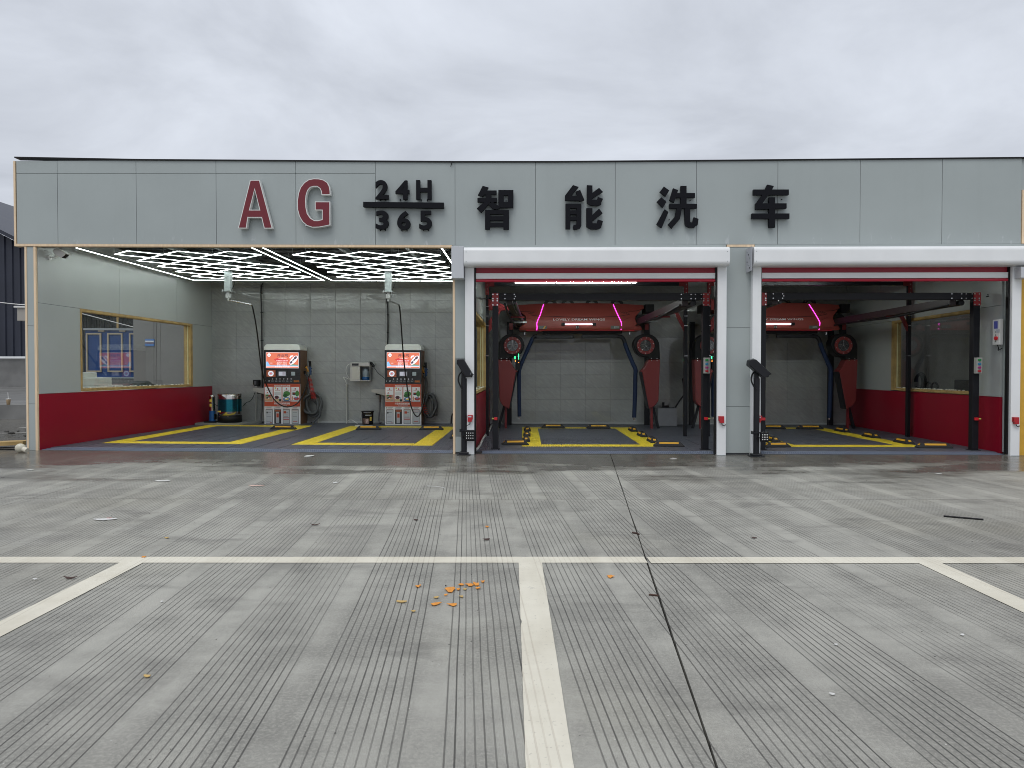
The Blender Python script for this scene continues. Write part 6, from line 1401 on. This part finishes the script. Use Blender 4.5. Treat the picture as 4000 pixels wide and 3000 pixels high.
# white tank behind the middle bay, with a dark fitting and pole
a = pw(2570, 1663, 6.35); b = pw(2645, 1596, 6.35)
tk = thing('water_tank', 'plain pale box tank on the floor between the two machines', 'tank', (a[0] + b[0]) / 2, 6.35, .02)
MB().box(a[0], b[0], 6.35, 6.85, .022, b[1] - .01, .008).build('tank_body', mat('tank_white', (.33, .34, .36), .5, nz=.06), tk); MB().box(a[0] - .01, b[0] + .01, 6.34, 6.86, b[1] - .009, b[1] + .012).build('tank_lid', mat('tank_lid', (.30, .31, .33), .5), tk)
ft = P2(2590, 1592, 6.6); MB().box(ft[0] - .02, ft[0] + .03, 6.55, 6.62, b[1] + .013, b[1] + .16).box(ft[0] + .02, ft[0] + .15, 6.55, 6.65, b[1] + .013, b[1] + .07, .01).build('tank_valve', BLACKP, tk)
single(MB().tube([P2(x, y, 6.55) for x, y in ((2638, 1592), (2655, 1565), (2672, 1540), (2671, 1510), (2666, 1478))], .02, 8, 5).build('suction_hose', BH), 'black hose rising from the pale tank to the wall behind the middle bay', 'hose')
single(MB().tube([(UP + .03, .35, .03), (UP + .05, 1.2, .035), (UP + .03, 2.6, .04), (UP + .06, 4.2, .035), (UP + .04, 6.8, .04)], .022, 8, 5).build('floor_hose', mat('pale_hose', (.5, .5, .48), .5)), 'pale hose lying along the foot of the middle wall', 'hose')
# cables strung beside the machine posts
single(MB().tube([P2(1853, 1160, .9), P2(1880, 1164, 2.0), P2(1900, 1167, WM), P2(1922, 1166, WM)], .012, 6).build('power_cable', BLACKP), 'black cable strung from the middle bay guide rail to the machine post', 'cable')
single(MB().tube([P2(3853, 1158, .65), P2(3890, 1154, .65), (URFw, .66, pw(3935, 1151, .65)[1])], .010, 6).build('power_cable', BLACKP), 'black cable strung from the right machine post to the right wall', 'cable')

# ------------------------------------------------------------------ leaves, scraps and bits on the forecourt
ORL = mat('orange_peel', (.68, .27, .035), .55, nz=.15, nscale=40); DRL = mat('dry_leaf', (.50, .34, .12), .6, nz=.2, nscale=40)
def leaf(px, py, L_, wd_, ang, m, lab, name='leaf', cat='leaf', curl=.012, grp='orange leaf and peel scraps on the concrete'):
    d = ray(px, py); t_ = (0.0 - CAMZ) / d.z; x, y = t_ * d.x, t_ * d.y; z = gz(x, y) + .002
    rnd = random.Random(px * 7 + py); vs = []; n = 9; fs = []
    rim = []
    for i in range(n):
        a = 2 * math.pi * i / n; r = rnd.uniform(.5, 1.15); rim.append((math.cos(a) * L_ / 2 * r, math.sin(a) * wd_ / 2 * r * (1.7 if m in (ORL, DRL) else 1)))
    ca, sa = math.cos(ang), math.sin(ang)
    lf = lambda p, o: (p[0] * ca - p[1] * sa, p[0] * sa + p[1] * ca, z - z + .004 + o + (curl * .5 if m in (ORL, DRL) else curl) * (abs(p[0]) / (L_ / 2)) ** 2 + rnd.uniform(0, .004))
    top = [lf((0, 0), .006)] + [lf(p, 0) for p in rim]; vs = top + [(v[0], v[1], v[2] - .003) for v in top]
    fs = [(0, 1 + i, 1 + (i + 1) % n) for i in range(n)] + [(n + 1, n + 2 + (i + 1) % n, n + 2 + i) for i in range(n)] + [(1 + i, n + 2 + i, n + 2 + (i + 1) % n, 1 + (i + 1) % n) for i in range(n)]
    me = bpy.data.meshes.new(name); me.from_pydata(vs, [], fs); me.materials.append(m); o = bpy.data.objects.new(name, me); COL.objects.link(o); o.location = (x, y, z)
    o['label'] = lab; o['category'] = cat; o['group'] = grp; return o
LF = [(1632, 2293, .052, .03, .3, ORL, 'small orange peel scrap left of the main cluster'), (1570, 2354, .072, .022, 0, DRL, 'long pale leaf, leftmost of the scattered scraps'), (1615, 2392, .03, .014, 0, DRL, 'tiny yellow scrap nearest the camera in the cluster'),
      (1703, 2338, .036, .018, .1, DRL, 'small pale curled leaf below the left of the cluster'), (1701, 2363, .078, .034, .4, ORL, 'narrow orange peel tilted up to the right, lowest in the cluster'), (1741, 2328, .028, .016, 0, ORL, 'tiny orange scrap under the big left peel'),
      (1759, 2307, .074, .07, .2, ORL, 'largest orange peel piece with a folded back'), (1790, 2306, .03, .03, 0, ORL, 'small round orange scrap between two larger peels'), (1801, 2287, .056, .022, 0, ORL, 'flat orange strip above the small round scrap'),
      (1817, 2304, .036, .026, 0, DRL, 'small brownish orange scrap in the middle of the cluster'), (1835, 2287, .062, .04, .3, ORL, 'curved orange peel with a long pointed end'), (1858, 2285, .042, .066, .2, ORL, 'domed orange peel at the upper right of the cluster'),
      (1865, 2300, .042, .03, 0, ORL, 'orange scrap just below the domed peel'), (1886, 2275, .034, .03, 0, ORL, 'orange scrap farthest right in the cluster'), (1802, 2334, .036, .026, .3, DRL, 'small pale star shaped leaf in the cluster'),
      (1767, 2366, .070, .026, .05, ORL, 'long flat orange peel at the bottom right of the cluster'), (2385, 2255, .064, .05, -.2, ORL, 'lone orange peel right of the middle parking line'), (562, 2178, .04, .03, 0, ORL, 'orange leaf on the edge of the white cross line at the left')]
for p in LF: leaf(*p)
for p in ((1900, 2110, .08, .05, .3, mat('dark_leaf', (.05, .022, .016), .6), 'dark brown leaf on the concrete before the camera post'), (1230, 2054, .09, .03, 0, MATS['dark_leaf'], 'dark flat scrap left of centre on the grooved concrete'), (1625, 2034, .06, .04, 0, MATS['dark_leaf'], 'small dark scrap between the brown leaf and the left bay'),
          (276, 2262, .10, .03, .1, MATS['dark_leaf'], 'dark twig like scrap beside the lower left parking line'), (1904, 2060, .04, .03, 0, ORL, 'small tan leaf above the dark brown leaf'), (652, 2104, .04, .03, 0, DRL, 'small orange leaf left of centre above the cross line'),
          (577, 2646, .04, .02, 0, DRL, 'tiny curled brown leaf low on the left'), (2948, 2104, .07, .03, .2, MATS['dark_leaf'], 'black scrap on the concrete right of the slab joint')): leaf(*p, grp='dark leaf scraps on the concrete')
SCR = mat('paper_scrap', (.62, .62, .60), .6); SCP = mat('paper_pink', (.60, .42, .36), .6)
for p in ((642, 1884, .22, .12, 0, SCR, 'torn white paper scrap in front of the left bay'), (1000, 1902, .22, .09, 0, SCP, 'pinkish torn paper scrap in front of the left kiosk'), (1312, 1889, .10, .10, 0, SCR, 'small crumpled white paper in front of the right kiosk'), (1205, 1787, .18, .2, 0, SCR, 'white paper flake close to the ramp edge of the left bay'),
          (405, 2033, .24, .09, .1, SCR, 'wide thin white paper smear with a pink spot at the left'), (120, 1846, .10, .1, 0, SCR, 'small white flake at the far left of the forecourt'), (632, 2354, .026, .02, 0, SCR, 'tiny white chip in the lower left'), (137, 2266, .03, .02, 0, SCR, 'white chip left of the lower left parking line'),
          (2628, 1792, .20, .04, 0, SCR, 'long thin white sliver in front of the middle bay'), (3665, 1852, .1, .06, 0, SCR, 'small pale scrap in front of the right bay'), (3757, 2484, .028, .02, 0, SCR, 'white chip in the lower right'), (3266, 2523, .026, .02, 0, SCR, 'white chip right of the slab joint in the lower right'),
          (3253, 2717, .03, .018, 0, SCR, 'small white ring shaped chip nearest the lower right corner')): leaf(*p, name='paper_scrap', cat='litter', curl=.004, grp='pale litter scraps on the concrete')
leaf(426, 2030, .05, .04, 0, mat('pink_spot', (.60, .12, .12), .5), 'pink fleck on the paper smear at the left', 'paper_scrap', 'litter', .006, 'pale litter scraps on the concrete')
leaf(1742, 2293, .014, .014, 0, BLACKP, 'black pebble beside the orange peel cluster', 'pebble', 'pebble', .006, 'dark leaf scraps on the concrete')
def ground_tube(P, r, m, name, lab, cat):
    pts = []
    for px, py in P: d = ray(px, py); t_ = -CAMZ / d.z; pts.append(Vector((t_ * d.x, t_ * d.y, r + gz(t_ * d.x, t_ * d.y))))
    inv = [(p.x * CA - (p.y - D0) * SA, p.x * SA + (p.y - D0) * CA, p.z - .006 * max(0, -(p.x * CA - (p.y - D0) * SA))) for p in pts]
    return single(MB().tube(inv, r, 6, 3).build(name, m), lab, cat)
ground_tube([(3686, 2019), (3740, 2024), (3790, 2028), (3842, 2033)], .009, BLACKP, 'black_rod', 'thin black rod lying on the concrete at the right', 'rod')
ground_tube([(2534, 2326), (2550, 2327), (2572, 2330)], .006, mat('rust', (.06, .025, .015), .7), 'rusty_nail', 'small rusty nail lying against the dark slab joint', 'nail')
ground_tube([(2470, 2083), (2490, 2087), (2496, 2090)], .008, MATS['dark_leaf'], 'twig', 'short dark twig across the slab joint', 'twig')
ground_tube([(1668, 1900), (1715, 1903), (1738, 1909)], .003, WHITEP, 'white_string', 'thin white string on the concrete before the column', 'string')
mb = []
rnd = random.Random(11); vs = []; fs = []
for i in range(420):      # tiny grit, sparser with distance
    y = 2.6 + 9.6 * rnd.random() ** 1.4; x = rnd.uniform(-.75, .75) * y; r = rnd.uniform(.0010, .0032) * (1 + .12 * y); z = gz(x, y); o = len(vs)
    vs += [(x - r, y - r * .6, z + .001), (x + r, y - r * .8, z + .001), (x + r * .7, y + r, z + .001), (x - r * .6, y + r * .8, z + .001), (x, y, z + r * .8)]
    fs += [(o, o + 1, o + 4), (o + 1, o + 2, o + 4), (o + 2, o + 3, o + 4), (o + 3, o, o + 4)]
half_ = len(fs) // 8 * 4
g = wmesh('grit', vs, fs, mat('grit_dark', (.06, .055, .05), .8)); g['kind'] = 'stuff'
g.data.materials.append(mat('grit_pale', (.55, .54, .5), .7))
for i, p in enumerate(g.data.polygons): p.material_index = (i // 4) % 3 == 0
